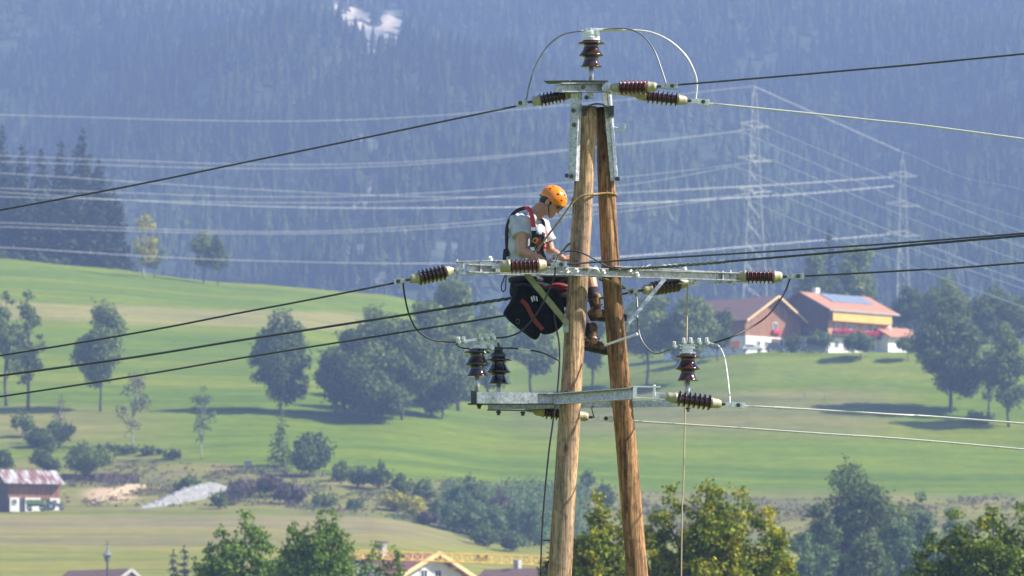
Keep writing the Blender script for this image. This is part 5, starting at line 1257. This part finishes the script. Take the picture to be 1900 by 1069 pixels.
wire([Q(1135, 779, .26), Q(1500, 803, .1), Q(1900, 834, 0), Q(3300, 970, -.8)], .0085, 'wire_pale', 'lower pale wire running right from behind the right pole', group=LG_)
build_sl = lathe(Q(1436, 756.2, -.60), (Q(1466, 758, -.60) - Q(1436, 756.2, -.60)), [(0, .012), (30 * S, .012)], 10)
tag(build('splice_sleeve', build_sl, M['wire_pale'], origin=Q(1436, 756, -.22)), 'short thicker sleeve on the upper pale wire', 'wire sleeve')
JG = 'jumper loops'
def jump(pts, r, m, label): return wire([Q(*p) for p in pts], r, m, label, 'jumper_wire', 'jumper wire', JG, 8, 6)
jump([(975, 190, -.1), (976.5, 185, -.1), (983, 154, -.1), (996, 118, -.1), (1017, 85, -.1), (1046, 63.5, -.1), (1082, 57, -.1)], .0072, 'wire_grey', 'grey jumper loop left of the topmost insulator')
jump([(1108, 56, -.1), (1152, 52.5, -.12), (1179, 58, -.18), (1197, 70.5, -.22), (1214, 94, -.28), (1226, 125, -.32), (1235, 153, -.36), (1236, 160, -.36)], .0072, 'wire_grey', 'inner shorter jumper arc right of the topmost insulator')
jump([(1108, 58, -.08), (1150, 56, -.08), (1185, 56.5, -.07), (1214, 62, -.06), (1245, 77.5, -.05), (1272, 103, -.04), (1287, 130, -.03), (1293, 154, -.02), (1290.5, 190, -.02)], .0080, 'wire_pale', 'outer pale jumper arc reaching the shining wire')
jump([(748, 524, -.7), (748.5, 532, -.7), (752, 555, -.65), (759, 583.5, -.55), (772, 610, -.4), (791.6, 626, -.3), (813, 632.7, -.2), (848, 635, -.16)], .0078, 'rubber', 'black jumper loop hanging from the left tip of the middle crossarm')
jump([(918, 627.5, -.18), (943.7, 624.5, -.2), (967, 614.5, -.24), (988, 592.4, -.3), (1006, 565.6, -.38), (1020.6, 533.4, -.45), (1028.7, 512, -.51), (1030.5, 493, -.52)], .0078, 'rubber', 'jumper curving up in front of the tool bag')
jump([(846, 637, -.16), (851, 643, -.17), (862, 646.5, -.18), (880, 647.5, -.18), (903, 647, -.17)], .006, 'rubber', 'tiny black loop at the left post insulator head')
jump([(918, 646.5, -.12), (945, 646, -.1), (962, 647.3, -.1), (988, 650.5, -.1), (1014.6, 657.5, -.12), (1038, 670, -.14)], .0070, 'rubber', 'flat jumper from the right post insulator to the black down cable')
jump([(962, 647.3, -.101), (974, 648.5, -.101), (984, 650, -.101)], .0095, 'wire_pale', 'short white sleeve on the flat jumper')
jump([(1467, 514, .33), (1464.8, 519.7, .33), (1457, 541, .31), (1443, 563.5, .27), (1423, 587, .22), (1396, 606, .16), (1358, 625, 0), (1322, 637, .06), (1312, 638, .07)], .0080, 'rubber', 'black jumper loop hanging from the right tip of the middle crossarm')
jump([(1179, 541, .36), (1182, 560, .33), (1183, 597, .24), (1187.5, 624, .2), (1199, 644, .16), (1216.7, 656.2, .12), (1239, 650, .08), (1246, 646, .07)], .0075, 'wire_grey', 'grey jumper loop hanging between right pole and single post insulator')
jump([(1314, 636.5, .06), (1331, 640.6, .03), (1340, 652.7, 0), (1345.5, 670.5, -.12), (1350, 700.5, -.3), (1354, 740, -.5), (1353.5, 752, -.60)], .0078, 'wire_pale', 'pale jumper dropping right of the single post insulator')
jump([(1102, 754, -.1), (1098, 757, .1), (1101, 770, .2), (1104, 777, .25)], .005, 'rubber', 'thin short lead under the lower crossarm between the poles')
jump([(1031, 491, -.50), (1034, 480, -.44), (1042, 470.5, -.28), (1056, 465.8, -.25), (1072, 467, -.25), (1089, 473.5, -.24), (1108, 484, -.22), (1128, 495, -.2), (1152, 501.5, -.2)], .0080, 'rubber', 'black jumper arching across the front of the left pole')
dc = [Q(1028, 582, -.12), Q(1033, 613, -.12), Q(1037.5, 638, -.12), Q(1038, 676, -.12), Q(1034, 729, -.12), Q(1029, 762, -.12), Q(1024, 798, -.12), Q(1018, 842, -.11), Q(1010, 926, -.1), Q(1005, 1002, -.1), Q(1003, 1069, -.1), Q(990, 1500, -.1)]
dc.append(V((Q(960, 2000).x, YP - .1, gpole)))
wire([Q(1026, 560, -.1)] + dc, .0085, 'rubber', 'black cable hanging down along the left side of the left pole', 'down_cable', 'cable')
wire([Q(1019, 1040, -.02), Q(1012, 1052, -.08), Q(1004, 1069, -.11), Q(1000, 1100, -.11)], .007, 'rubber', 'short black tail joining the hanging cable at the bottom edge', 'cable_tail', 'cable')
# ropes
rp = [Q(997, 466, -.02), Q(1015, 439, -.08), Q(1037.5, 410.6, -.12), Q(1058, 382, -.13), Q(1070.7, 369, -.125), Q(1085, 362, -.12), Q(1100, 360.5, -.09), Q(1108, 360, -.02), Q(1122, 358.8, .01), Q(1138, 359.5, .04), Q(1144, 362, .12), Q(1142, 364, .2), Q(1120, 362, .24), Q(1085, 362, .14), Q(1064, 368, .08), Q(1062, 376, 0), Q(1058, 381, -.09)]
wire(rp, .0095, 'rope_olive', 'tan climbing rope slung round both poles above the lineman', 'climbing_rope', 'rope')
rr = .118; rc_ = Q(1136, 532, .1); lp = []
for k in range(22):
    a_ = -2.5 + k / 21 * 6.1; lp.append(rc_ + V((math.cos(a_) * rr, math.sin(a_) * rr, -.045 * math.cos(a_) + .035 - .0006 * k)))
wire(lp, .0085, 'rope_green', 'faded rope looped round the right pole under the middle crossarm', 'rope_loop', 'rope', sub=3)
wire([Q(1276, 524, .34), Q(1275, 580, .32), Q(1274, 640, .24), Q(1272, 720, .26), Q(1268, 900, .26), Q(1264, 1069, .26), V((Q(1255, 1500).x, YP + .26, Q(0, 2300).z)), V((Q(1255, 1500).x, YP + .26, gpole))], .0062, 'rope_tan', 'thin tan rope hanging straight down from the right crossarm', 'hand_line', 'rope')

# ------------------------------------------------------------------ the lineman
DY = .38
man = thing('person', Q(985, 545, DY), 'lineman in orange helmet and grey shirt hanging in a harness left of the poles', 'person')
def J(px, py, d=0.0): return Q(px, py, DY + d)
def cap_(a, b, ra, rb, n=14):
    a, b = V(a), V(b); L_ = (b - a).length; d = (b - a).normalized(); pr = []
    for i in range(6): t = i / 5 * math.pi / 2; pr.append((-ra * math.cos(t), ra * math.sin(t)))
    for i in range(6): t = i / 5 * math.pi / 2; pr.append((L_ + rb * math.sin(t), rb * math.cos(t)))
    return lathe(a, d, pr, n)
def cone_(a, b, ra, rb, n=20):
    a, b = V(a), V(b); L_ = (b - a).length; return lathe(a, b - a, [(0, ra), (L_, rb)], n)
pel = J(975, 535); chest = J(975, 440); neck0 = J(985, 402); 
shN, shF = J(967, 414, -.17), J(1006, 420, .15)
elN, elF = J(968, 466, -.24), J(1022, 466, .16)
wrN, wrF = J(1006, 482, -.20), J(1046, 481, .02)
hipN, hipF = J(982, 540, -.09), J(992, 538, .09)
knN, knF = J(1062, 555, -.06), J(1092, 506, .10)
anN, anF = J(1097, 622, -.14), J(1106, 572, .02)
# head frame: facing right and well down
pit = math.radians(38); yaw = math.radians(-14)
hf = V((math.cos(pit) * math.cos(yaw), math.cos(pit) * math.sin(yaw), -math.sin(pit))); hs = V((0, 0, 1)).cross(hf).normalized(); hu = hf.cross(hs).normalized()
HR = Matrix((hf, hs, hu)).transposed()
HC = J(1024, 374)
def hp(f, s_, u): return HC + hf * f + hs * s_ + hu * u
head_ = [ball(hp(0, 0, .012), (.098, .078, .092), 14, HR), ball(hp(.028, 0, -.05), (.062, .062, .075), 12, HR), ball(hp(.045, 0, -.098), (.042, .042, .03), 10, HR),
         ball(hp(.078, 0, -.113), (.018, .02, .016), 8, HR), ball(hp(.062, 0, -.03), (.035, .058, .05), 10, HR), ball(hp(.085, 0, .03), (.014, .05, .018), 8, HR),
         cone_(hp(.088, 0, .005), hp(.112, 0, -.04), .008, .014, 10), ball(hp(.110, 0, -.043), (.016, .014, .012), 8, HR), ball(hp(.088, 0, -.073), (.014, .024, .007), 8, HR), ball(hp(.087, 0, -.086), (.013, .022, .008), 8, HR),
         ball(hp(.074, .036, -.035), (.018, .02, .02), 8, HR), ball(hp(.074, -.036, -.035), (.018, .02, .02), 8, HR)]
for sg in (-1, 1):
    head_ += [ball(hp(-.008, sg * .080, -.022), (.022, .010, .034), 8, HR), ball(hp(-.012, sg * .088, -.008), (.018, .008, .018), 8, HR)]
neckp = [cap_(neck0, hp(-.03, 0, -.045), .062, .056), cap_(neck0 + V((.02, 0, -.01)), hp(.0, 0, -.06), .05, .048)]
torso = [ball(J(966, 425), (.10, .17, .12), 14), ball(J(967, 455), (.115, .15, .14), 14), ball(J(970, 495), (.11, .135, .12), 14), ball(pel + V((0, 0, .02)), (.12, .16, .10), 14)]
def limb(a, b, c, r): return [cap_(a, V(a).lerp(V(b), .45), r[0], r[1]), cap_(V(a).lerp(V(b), .45), b, r[1], r[2]), cap_(b, V(b).lerp(V(c), .35), r[2], r[3]), cap_(V(b).lerp(V(c), .35), c, r[3], r[4])]
arms = limb(shN, elN, wrN, (.060, .052, .040, .043, .027)) + limb(shF, elF, wrF, (.058, .050, .040, .042, .027))
legs = limb(hipN, knN, anN, (.088, .08, .058, .058, .036)) + limb(hipF, knF, anF, (.088, .08, .058, .058, .036))
def hand(wr, d, palm_n, curl, sgn):
    """palm and five bent fingers; d = direction of the hand, palm_n = palm normal"""
    d = V(d).normalized(); n_ = V(palm_n).normalized(); s_ = d.cross(n_).normalized(); n_ = s_.cross(d).normalized(); ps = []
    for k in range(4):
        o_ = (k - 1.5) * .019
        ps.append(cap_(V(wr) + s_ * o_ * .6, V(wr) + d * .082 + s_ * o_, .015, .0125, 8))
        L_ = (.036, .042, .039, .031)[k]; p = V(wr) + d * .084 + s_ * o_; dd = d.copy()
        for j in range(3):
            dd = (dd * math.cos(curl) + n_ * math.sin(curl)).normalized(); q = p + dd * L_ * (1, .72, .6)[j]
            ps.append(cap_(p, q, .0098 - .0008 * j, .0090 - .0008 * j, 8)); p = q
    t0 = V(wr) + d * .025 - s_ * sgn * .028; t1 = t0 + (d * .5 - s_ * sgn * .6 + n_ * .35).normalized() * .042; t2 = t1 + (d * .8 - s_ * sgn * .05 + n_ * .55).normalized() * .034
    ps += [cap_(V(wr) + d * .01, t0, .017, .015, 8), cap_(t0, t1, .014, .011, 8), cap_(t1, t2, .011, .009, 8)]
    return ps
hands = hand(wrN, (.85, -.1, -.25), (.15, .3, -1), .42, 1) + hand(wrF, (.9, -.25, .1), (-.1, .6, -.6), .5, -1)
feet = [cap_(anN, anN + V((.02, -.01, -.05)), .036, .04), cap_(anF, anF + V((.02, -.01, -.05)), .036, .04)]
fuse('body', head_ + neckp + torso + arms + legs + hands + feet, .0055, M['skin'], man, 3)
# hair
hair = [ball(hp(-.022, 0, .012), (.086, .084, .094), 12, HR), ball(hp(-.055, 0, -.035), (.05, .066, .05), 10, HR), ball(hp(-.02, .0, .03), (.10, .083, .07), 10, HR)]
for sg in (-1, 1): hair.append(ball(hp(.012, sg * .072, -.008), (.016, .012, .03), 8, HR))
fuse('hair', hair, .006, M['hair'], man, 1)
# sunglasses
gl = [ball(hp(.097, sg * .033, .003), (.010, .031, .021), 10, HR) for sg in (-1, 1)] + [bar(hp(.103, -.03, .012), hp(.103, .03, .012), .008, .006)]
gl += [bar(hp(.09, sg * .062, .008), hp(-.005, sg * .086, .004), .006, .009) for sg in (-1, 1)]
build('sunglasses', join(*gl), M['lens'], man)
# helmet shell with brim edge and vents
def shell():
    vs, fs = [], []; n, m = 14, 36; HO = (-.006, 0, .035); rx, ry, rz_ = .128, .106, .112
    for i in range(n + 1):
        for k in range(m):
            ph = 2 * math.pi * k / m; c = math.cos(ph)
            low = -.30 + .20 * max(0, c) ** 2 - .05 * (1 - abs(c)) - (.12 * max(0, -c)) + .16 * math.exp(-((abs(ph - math.pi) - 1.35) / .35) ** 2)
            th0 = math.acos(max(-.9, min(1, low))); th = th0 * i / n
            f = 1.0 + (.035 * (i / n) ** 10)
            vs.append(hp(HO[0] + rx * f * math.sin(th) * c, ry * f * math.sin(th) * math.sin(ph), HO[2] + rz_ * math.cos(th)))
    for i in range(n):
        for k in range(m): fs.append((i * m + k, (i + 1) * m + k, (i + 1) * m + (k + 1) % m, i * m + (k + 1) % m))
    return vs, fs
hm_ = build('helmet', shell(), M['helmet'], man, smooth=True); sdm = hm_.modifiers.new('t', 'SOLIDIFY'); sdm.thickness = .008; sdm.offset = -1
def vent(th, ph, l, wd, tw):
    c = hp(-.006 + .1285 * math.sin(th) * math.cos(ph), .1065 * math.sin(th) * math.sin(ph), .035 + .1125 * math.cos(th))
    n_ = (c - hp(-.006, 0, .035)).normalized(); t_ = hf.cross(n_).cross(n_).normalized() * -1; Rz = Matrix.Rotation(tw, 3, n_)
    a = Rz @ t_; b = n_.cross(a); return ball(c, (l, wd, .004), 6, Matrix((a, b, n_)).transposed())
vt = [vent(1.0, -1.25, .013, .009, .3), vent(.62, -1.0, .012, .006, .6), vent(.75, -.55, .014, .0055, .2), vent(.95, -.3, .014, .005, .1), vent(1.05, -2.1, .011, .007, 0), vent(.7, -2.3, .012, .006, .5), vent(.8, 1.2, .012, .007, .3), vent(1.25, -.75, .01, .005, .2)]
for v_ in vt: build('vent', v_, M['rubber'], hm_)  # black ellipsoids on the shell, painted shade in place of real holes
build('chin_strap', join(tube([hp(-.01, -.082, -.0), hp(.02, -.078, -.05), hp(.06, -.05, -.1), hp(.07, 0, -.13), hp(.06, .05, -.1), hp(.02, .078, -.05)], .004, 6), tube([hp(-.09, -.05, .02), hp(-.12, 0, -.015), hp(-.09, .05, .02)], .012, 8)), M['strap_black'], man)
# t-shirt
sh = [ball(J(965, 422), (.122, .178, .13), 14), ball(J(966, 455), (.136, .168, .16), 14), ball(J(969, 492), (.130, .155, .13), 14), cone_(J(966, 440), J(969, 522), .125, .135, 24),
      cone_(shN + V((-.01, .04, .035)), shN.lerp(elN, .47) + V((0, 0, -.0)), .076, .088), cone_(shF + V((-.02, -.02, .03)), shF.lerp(elF, .62), .074, .080), cap_(shN, shF, .072, .07), cap_(J(985, 405, -.06), J(985, 407, .06), .06, .06), ball(J(1000, 440, -.02), (.07, .12, .12), 12), ball(J(957, 412), (.085, .15, .085), 12)]
tsh = fuse('t_shirt', sh, .006, M['shirt'], man, 3)
# wrinkles
for v_ in tsh.data.vertices:
    p = v_.co; k = .0035 * math.sin(p.z * 60 + p.x * 35 + 2 * math.sin(p.y * 18)) + .0022 * math.sin(p.x * 95 - p.z * 40); v_.co = p + v_.normal * k
build('neck_band', join(tube([neck0 + V((math.cos(a_) * .066 + .0, math.sin(a_) * .072, .012 - .02 * math.cos(a_))) for a_ in np.linspace(0, 6.28, 25)], .006, 6, False)), M['shirt'], man)
build('shirt_print', ball(J(1003, 457, -.115), (.05, .03, .085), 12), M['print'], man)
# trousers, seat, harness
kk = lambda a, b, t: V(a).lerp(V(b), t)
tr_p = [ball(pel + V((0, 0, .0)), (.135, .175, .12), 14), cone_(hipN, kk(hipN, knN, .98), .105, .082), cone_(hipF, kk(hipF, knF, .90), .105, .080), cap_(hipN, kk(hipN, knN, .5), .105, .09), cap_(hipF, kk(hipF, knF, .5), .105, .09), cap_(J(972, 520, -.02), J(972, 540, .02), .12, .13)]
fuse('trousers', tr_p, .007, M['shorts'], man, 2)
def strap(pts, wd, th, m, name='harness_strap', nrm=(0, -1, 0)):
    pts = spline(pts, 6); vs, fs = [], []
    for i, p in enumerate(pts):
        t = (pts[min(i + 1, len(pts) - 1)] - pts[max(i - 1, 0)]).normalized(); n_ = V(nrm); s_ = t.cross(n_).normalized(); n_ = s_.cross(t).normalized()
        for a, b in ((-1, -1), (1, -1), (1, 1), (-1, 1)): vs.append(p + s_ * a * wd / 2 + n_ * b * th / 2)
    k = len(pts)
    for i in range(k - 1):
        for j in range(4): fs.append((i * 4 + j, i * 4 + (j + 1) % 4, i * 4 + 4 + (j + 1) % 4, i * 4 + 4 + j))
    fs += [(3, 2, 1, 0), tuple(4 * (k - 1) + j for j in range(4))]
    return build(name, (vs, fs), M[m], man)
strap([J(942, 476, -.08), J(940, 440, -.08), J(942, 418, -.09), J(950, 400, -.10), J(962, 390, -.11), J(975, 386, -.13)], .032, .012, 'strap_black', nrm=(-.7, -.7, 0))
strap([J(973, 384.5, -.12), J(981, 388, -.15), J(986, 398, -.19), J(989, 412, -.21), J(991, 424, -.21)], .038, .010, 'strap_red', nrm=(.3, -.9, .3))
strap([J(991, 423, -.212), J(990, 445, -.21), J(988, 463, -.2), J(990, 480, -.19)], .036, .010, 'strap_black', nrm=(.2, -1, 0))
strap([J(1003, 404, .08), J(1008, 411, .02), J(1010, 424, -.03)], .030, .010, 'strap_black', nrm=(.7, -.7, .2))
strap([J(1010, 423, -.04), J(1013, 433, -.05), J(1016, 441, -.05)], .034, .010, 'strap_red', nrm=(.7, -.7, .2))
strap([J(1009, 432, -.12), J(1007, 448, -.16), J(1006, 466, -.18), J(1012, 482, -.18)], .028, .010, 'strap_black', nrm=(.5, -.8, 0))
strap([J(992, 436, -.215), J(1000, 438, -.2), J(1009, 437, -.14)], .028, .010, 'strap_black', nrm=(.3, -1, 0))
strap([J(938, 462, -.06), J(936, 480, -.08), J(938, 498, -.1)], .034, .014, 'strap_black', nrm=(-.7, -.7, 0))
build('buckle', join(box(J(990, 425, -.222), (.04, .012, .03)), box(J(988, 462, -.212), (.034, .012, .03))), M['galv_light'], man)
build('karabiner', join(tube(spline([J(988, 448, -.23), J(992, 442, -.24), J(997, 444, -.24), J(994, 451, -.24), J(988, 448, -.23)], 5), .006, 6)), M['karabiner'], man)
for (x, y, d_) in ((998, 447, -.23), (1013, 455, -.2)):
    build('gear_loop', tube(spline([J(x - 5, y + 3, d_), J(x, y - 5, d_), J(x + 5, y - 1, d_), J(x + 2, y + 6, d_), J(x - 5, y + 3, d_)], 5), .006, 6), M['strap_red'], man)
build('harness_ring', join(tube(spline([J(1016, 478, -.2), J(1020, 472, -.2), J(1025, 477, -.2), J(1022, 485, -.2), J(1016, 478, -.2)], 5), .006, 6), tube(spline([J(1022, 480, -.21), J(1027, 470, -.21), J(1032, 477, -.21), J(1029, 486, -.21), J(1022, 480, -.21)], 5), .007, 6)), M['galv_light'], man)
ws = []
for a_ in np.linspace(0, 6.28, 28): ws.append(pel + V((math.cos(a_) * .138, math.sin(a_) * .178, .075)))
build('waist_belt', tube(ws, .022, 8, False), M['strap_black'], man)
build('seat_pad', join(ball(J(1012, 539, -.17), (.20, .03, .038), 12), ball(J(1036, 531, -.13), (.09, .04, .03), 10)), M['red_pad'], man)
build('lanyard', tube(spline([J(1018, 482, -.19), J(1032, 478, -.2), J(1046, 464, -.22), J(1053, 455, -.24), J(1062, 450, -.24)], 6), .0095, 8), M['rope_olive'], man)
build('strap_loop', tube(spline([J(938, 508, -.1), J(934, 520, -.1), J(930, 532, -.1), J(933, 541, -.1), J(938, 536, -.1), J(938.5, 520, -.1), J(940, 508, -.1)], 5), .006, 6), M['strap_black'], man)
# socks and boots
def boot(an, toe, up_):
    an, toe = V(an), V(toe); d = (toe - an).normalized(); u = V(up_).normalized(); s_ = d.cross(u).normalized(); u = s_.cross(d).normalized(); R = Matrix((d, s_, u)).transposed()
    L_ = (toe - an).length; base = an - u * .055
    up = [cap_(an + u * .10, an, .046, .046), ball(base + d * -.02, (.065, .045, .055), 10, R), ball(base + d * (L_ * .35), (.09, .046, .05), 10, R), ball(base + d * (L_ * .72) - u * .012, (.075, .050, .038), 10, R)]
    b_ = fuse('boot', up, .006, M['boot_tan'], man, 2)
    sol = [ball(base + d * -.03 - u * .042, (.055, .045, .022), 10, R), ball(base + d * (L_ * .35) - u * .046, (.11, .044, .020), 10, R), ball(base + d * (L_ * .78) - u * .043, (.075, .052, .026), 10, R), ball(base + d * (L_ * .95) - u * .02, (.035, .042, .030), 8, R)]
    fuse('sole', sol, .006, M['sole'], b_ if False else man, 1)
    for k in range(4):
        p = an + d * (.03 + k * .022) + u * (.03 - k * .022); build('lace', bar(p - s_ * .03 + d * .02, p + s_ * .03 + d * .02, .008, .008), M['strap_black'], man)
boot(anN + V((.0, -.0, -.03)), anN + V((.165, .06, -.055)), (.15, 0, 1)); boot(anF, anF + V((.26, .06, -.0)), (0, 0, 1))
for kn, an in ((knN, anN), (knF, anF)):
    build('sock', cone_(kk(kn, an, .45 if kn is knF else .3), kk(kn, an, .97), .058, .05, 18), M['sock'], man)
# tool bag
tb = thing('tool_bag', Q(990, 545, .2), 'black tool bags with faded red stripe hanging below the lineman', 'tool bag')
def outline_bag(pts, y0, y1, puff, name, m):
    n = len(pts); cx = sum(p[0] for p in pts) / n; cy = sum(p[1] for p in pts) / n; secs = []
    for t in np.linspace(0, 1, 7):
        k = 1 - puff * abs(2 * t - 1) ** 2.5
        secs.append([Q(cx + (p[0] - cx) * k, cy + (p[1] - cy) * k, y0 + (y1 - y0) * t) for p in pts])
    return build(name, loft(secs), M[m], tb)
def dens(pts, sub=4):
    v_ = spline([V((p[0], p[1], 0)) for p in pts + [pts[0]]], sub); return [(p.x, p.y) for p in v_[:-1]]
outline_bag(dens([(958, 530), (948, 556), (934, 580), (938, 588), (946, 597), (968, 615), (988, 629), (997, 629), (1003, 618), (1008, 600), (1004, 570), (994, 540), (980, 528)]), .06, .24, .16, 'pouch', 'bag')
outline_bag(dens([(998, 536), (1000, 570), (1002, 600), (1003, 617), (1014, 621), (1030, 616), (1042, 606), (1047, 592), (1047, 572), (1040, 550), (1032, 536)]), .03, .24, .18, 'bucket', 'bag')
st_ = [Q(967, 557, .05), Q(976, 565, .045), Q(983, 578, .04), Q(992, 594, .04), Q(1002, 606, .035), Q(1007, 612, .03)]
vs, fs = [], []
pp = spline(st_, 4)
for i, p in enumerate(pp):
    t = (pp[min(i + 1, len(pp) - 1)] - pp[max(i - 1, 0)]).normalized(); s_ = t.cross(V((0, -1, 0))).normalized()
    for a_, b_ in ((-1, -1), (1, -1), (1, 1), (-1, 1)): vs.append(p + s_ * a_ * .019 + V((0, b_ * .006, 0)))
for i in range(len(pp) - 1):
    for j in range(4): fs.append((i * 4 + j, i * 4 + (j + 1) % 4, i * 4 + 4 + (j + 1) % 4, i * 4 + 4 + j))
build('stripe', (vs, fs), M['stripe'], tb)
build('bag_rim', tube(spline([Q(957, 531, .1), Q(970, 527, .04), Q(990, 532, .04), Q(1000, 536, .06), Q(1034, 536, .06)], 5), .010, 8), M['strap_black'], tb)
build('bag_ring', tube(spline([Q(957, 596, .05), Q(960, 592, .045), Q(964, 595, .045), Q(962, 601, .045), Q(957, 598, .05)], 5), .004, 6), M['dark_steel'], tb)
for (x, y) in ((986, 551), (990, 549), (995, 550)): build('tool', tube([Q(x, y, .04), Q(x + 2, y + 9, .03)], .007, 6), M['galv_light'], tb)
# pale rope coil behind the bucket
cl_ = []
for k in range(120):
    a_ = k * .42; cl_.append(Q(1044, 558, .34) + V((math.cos(a_) * .045 + .0002 * k, .03 * math.sin(a_ * .13), math.sin(a_) * .11)))
wire(cl_, .006, 'rope_tan', 'pale coil of thin rope hanging between the tool bags and the left pole', 'rope_coil', 'rope', sub=2, n=6)
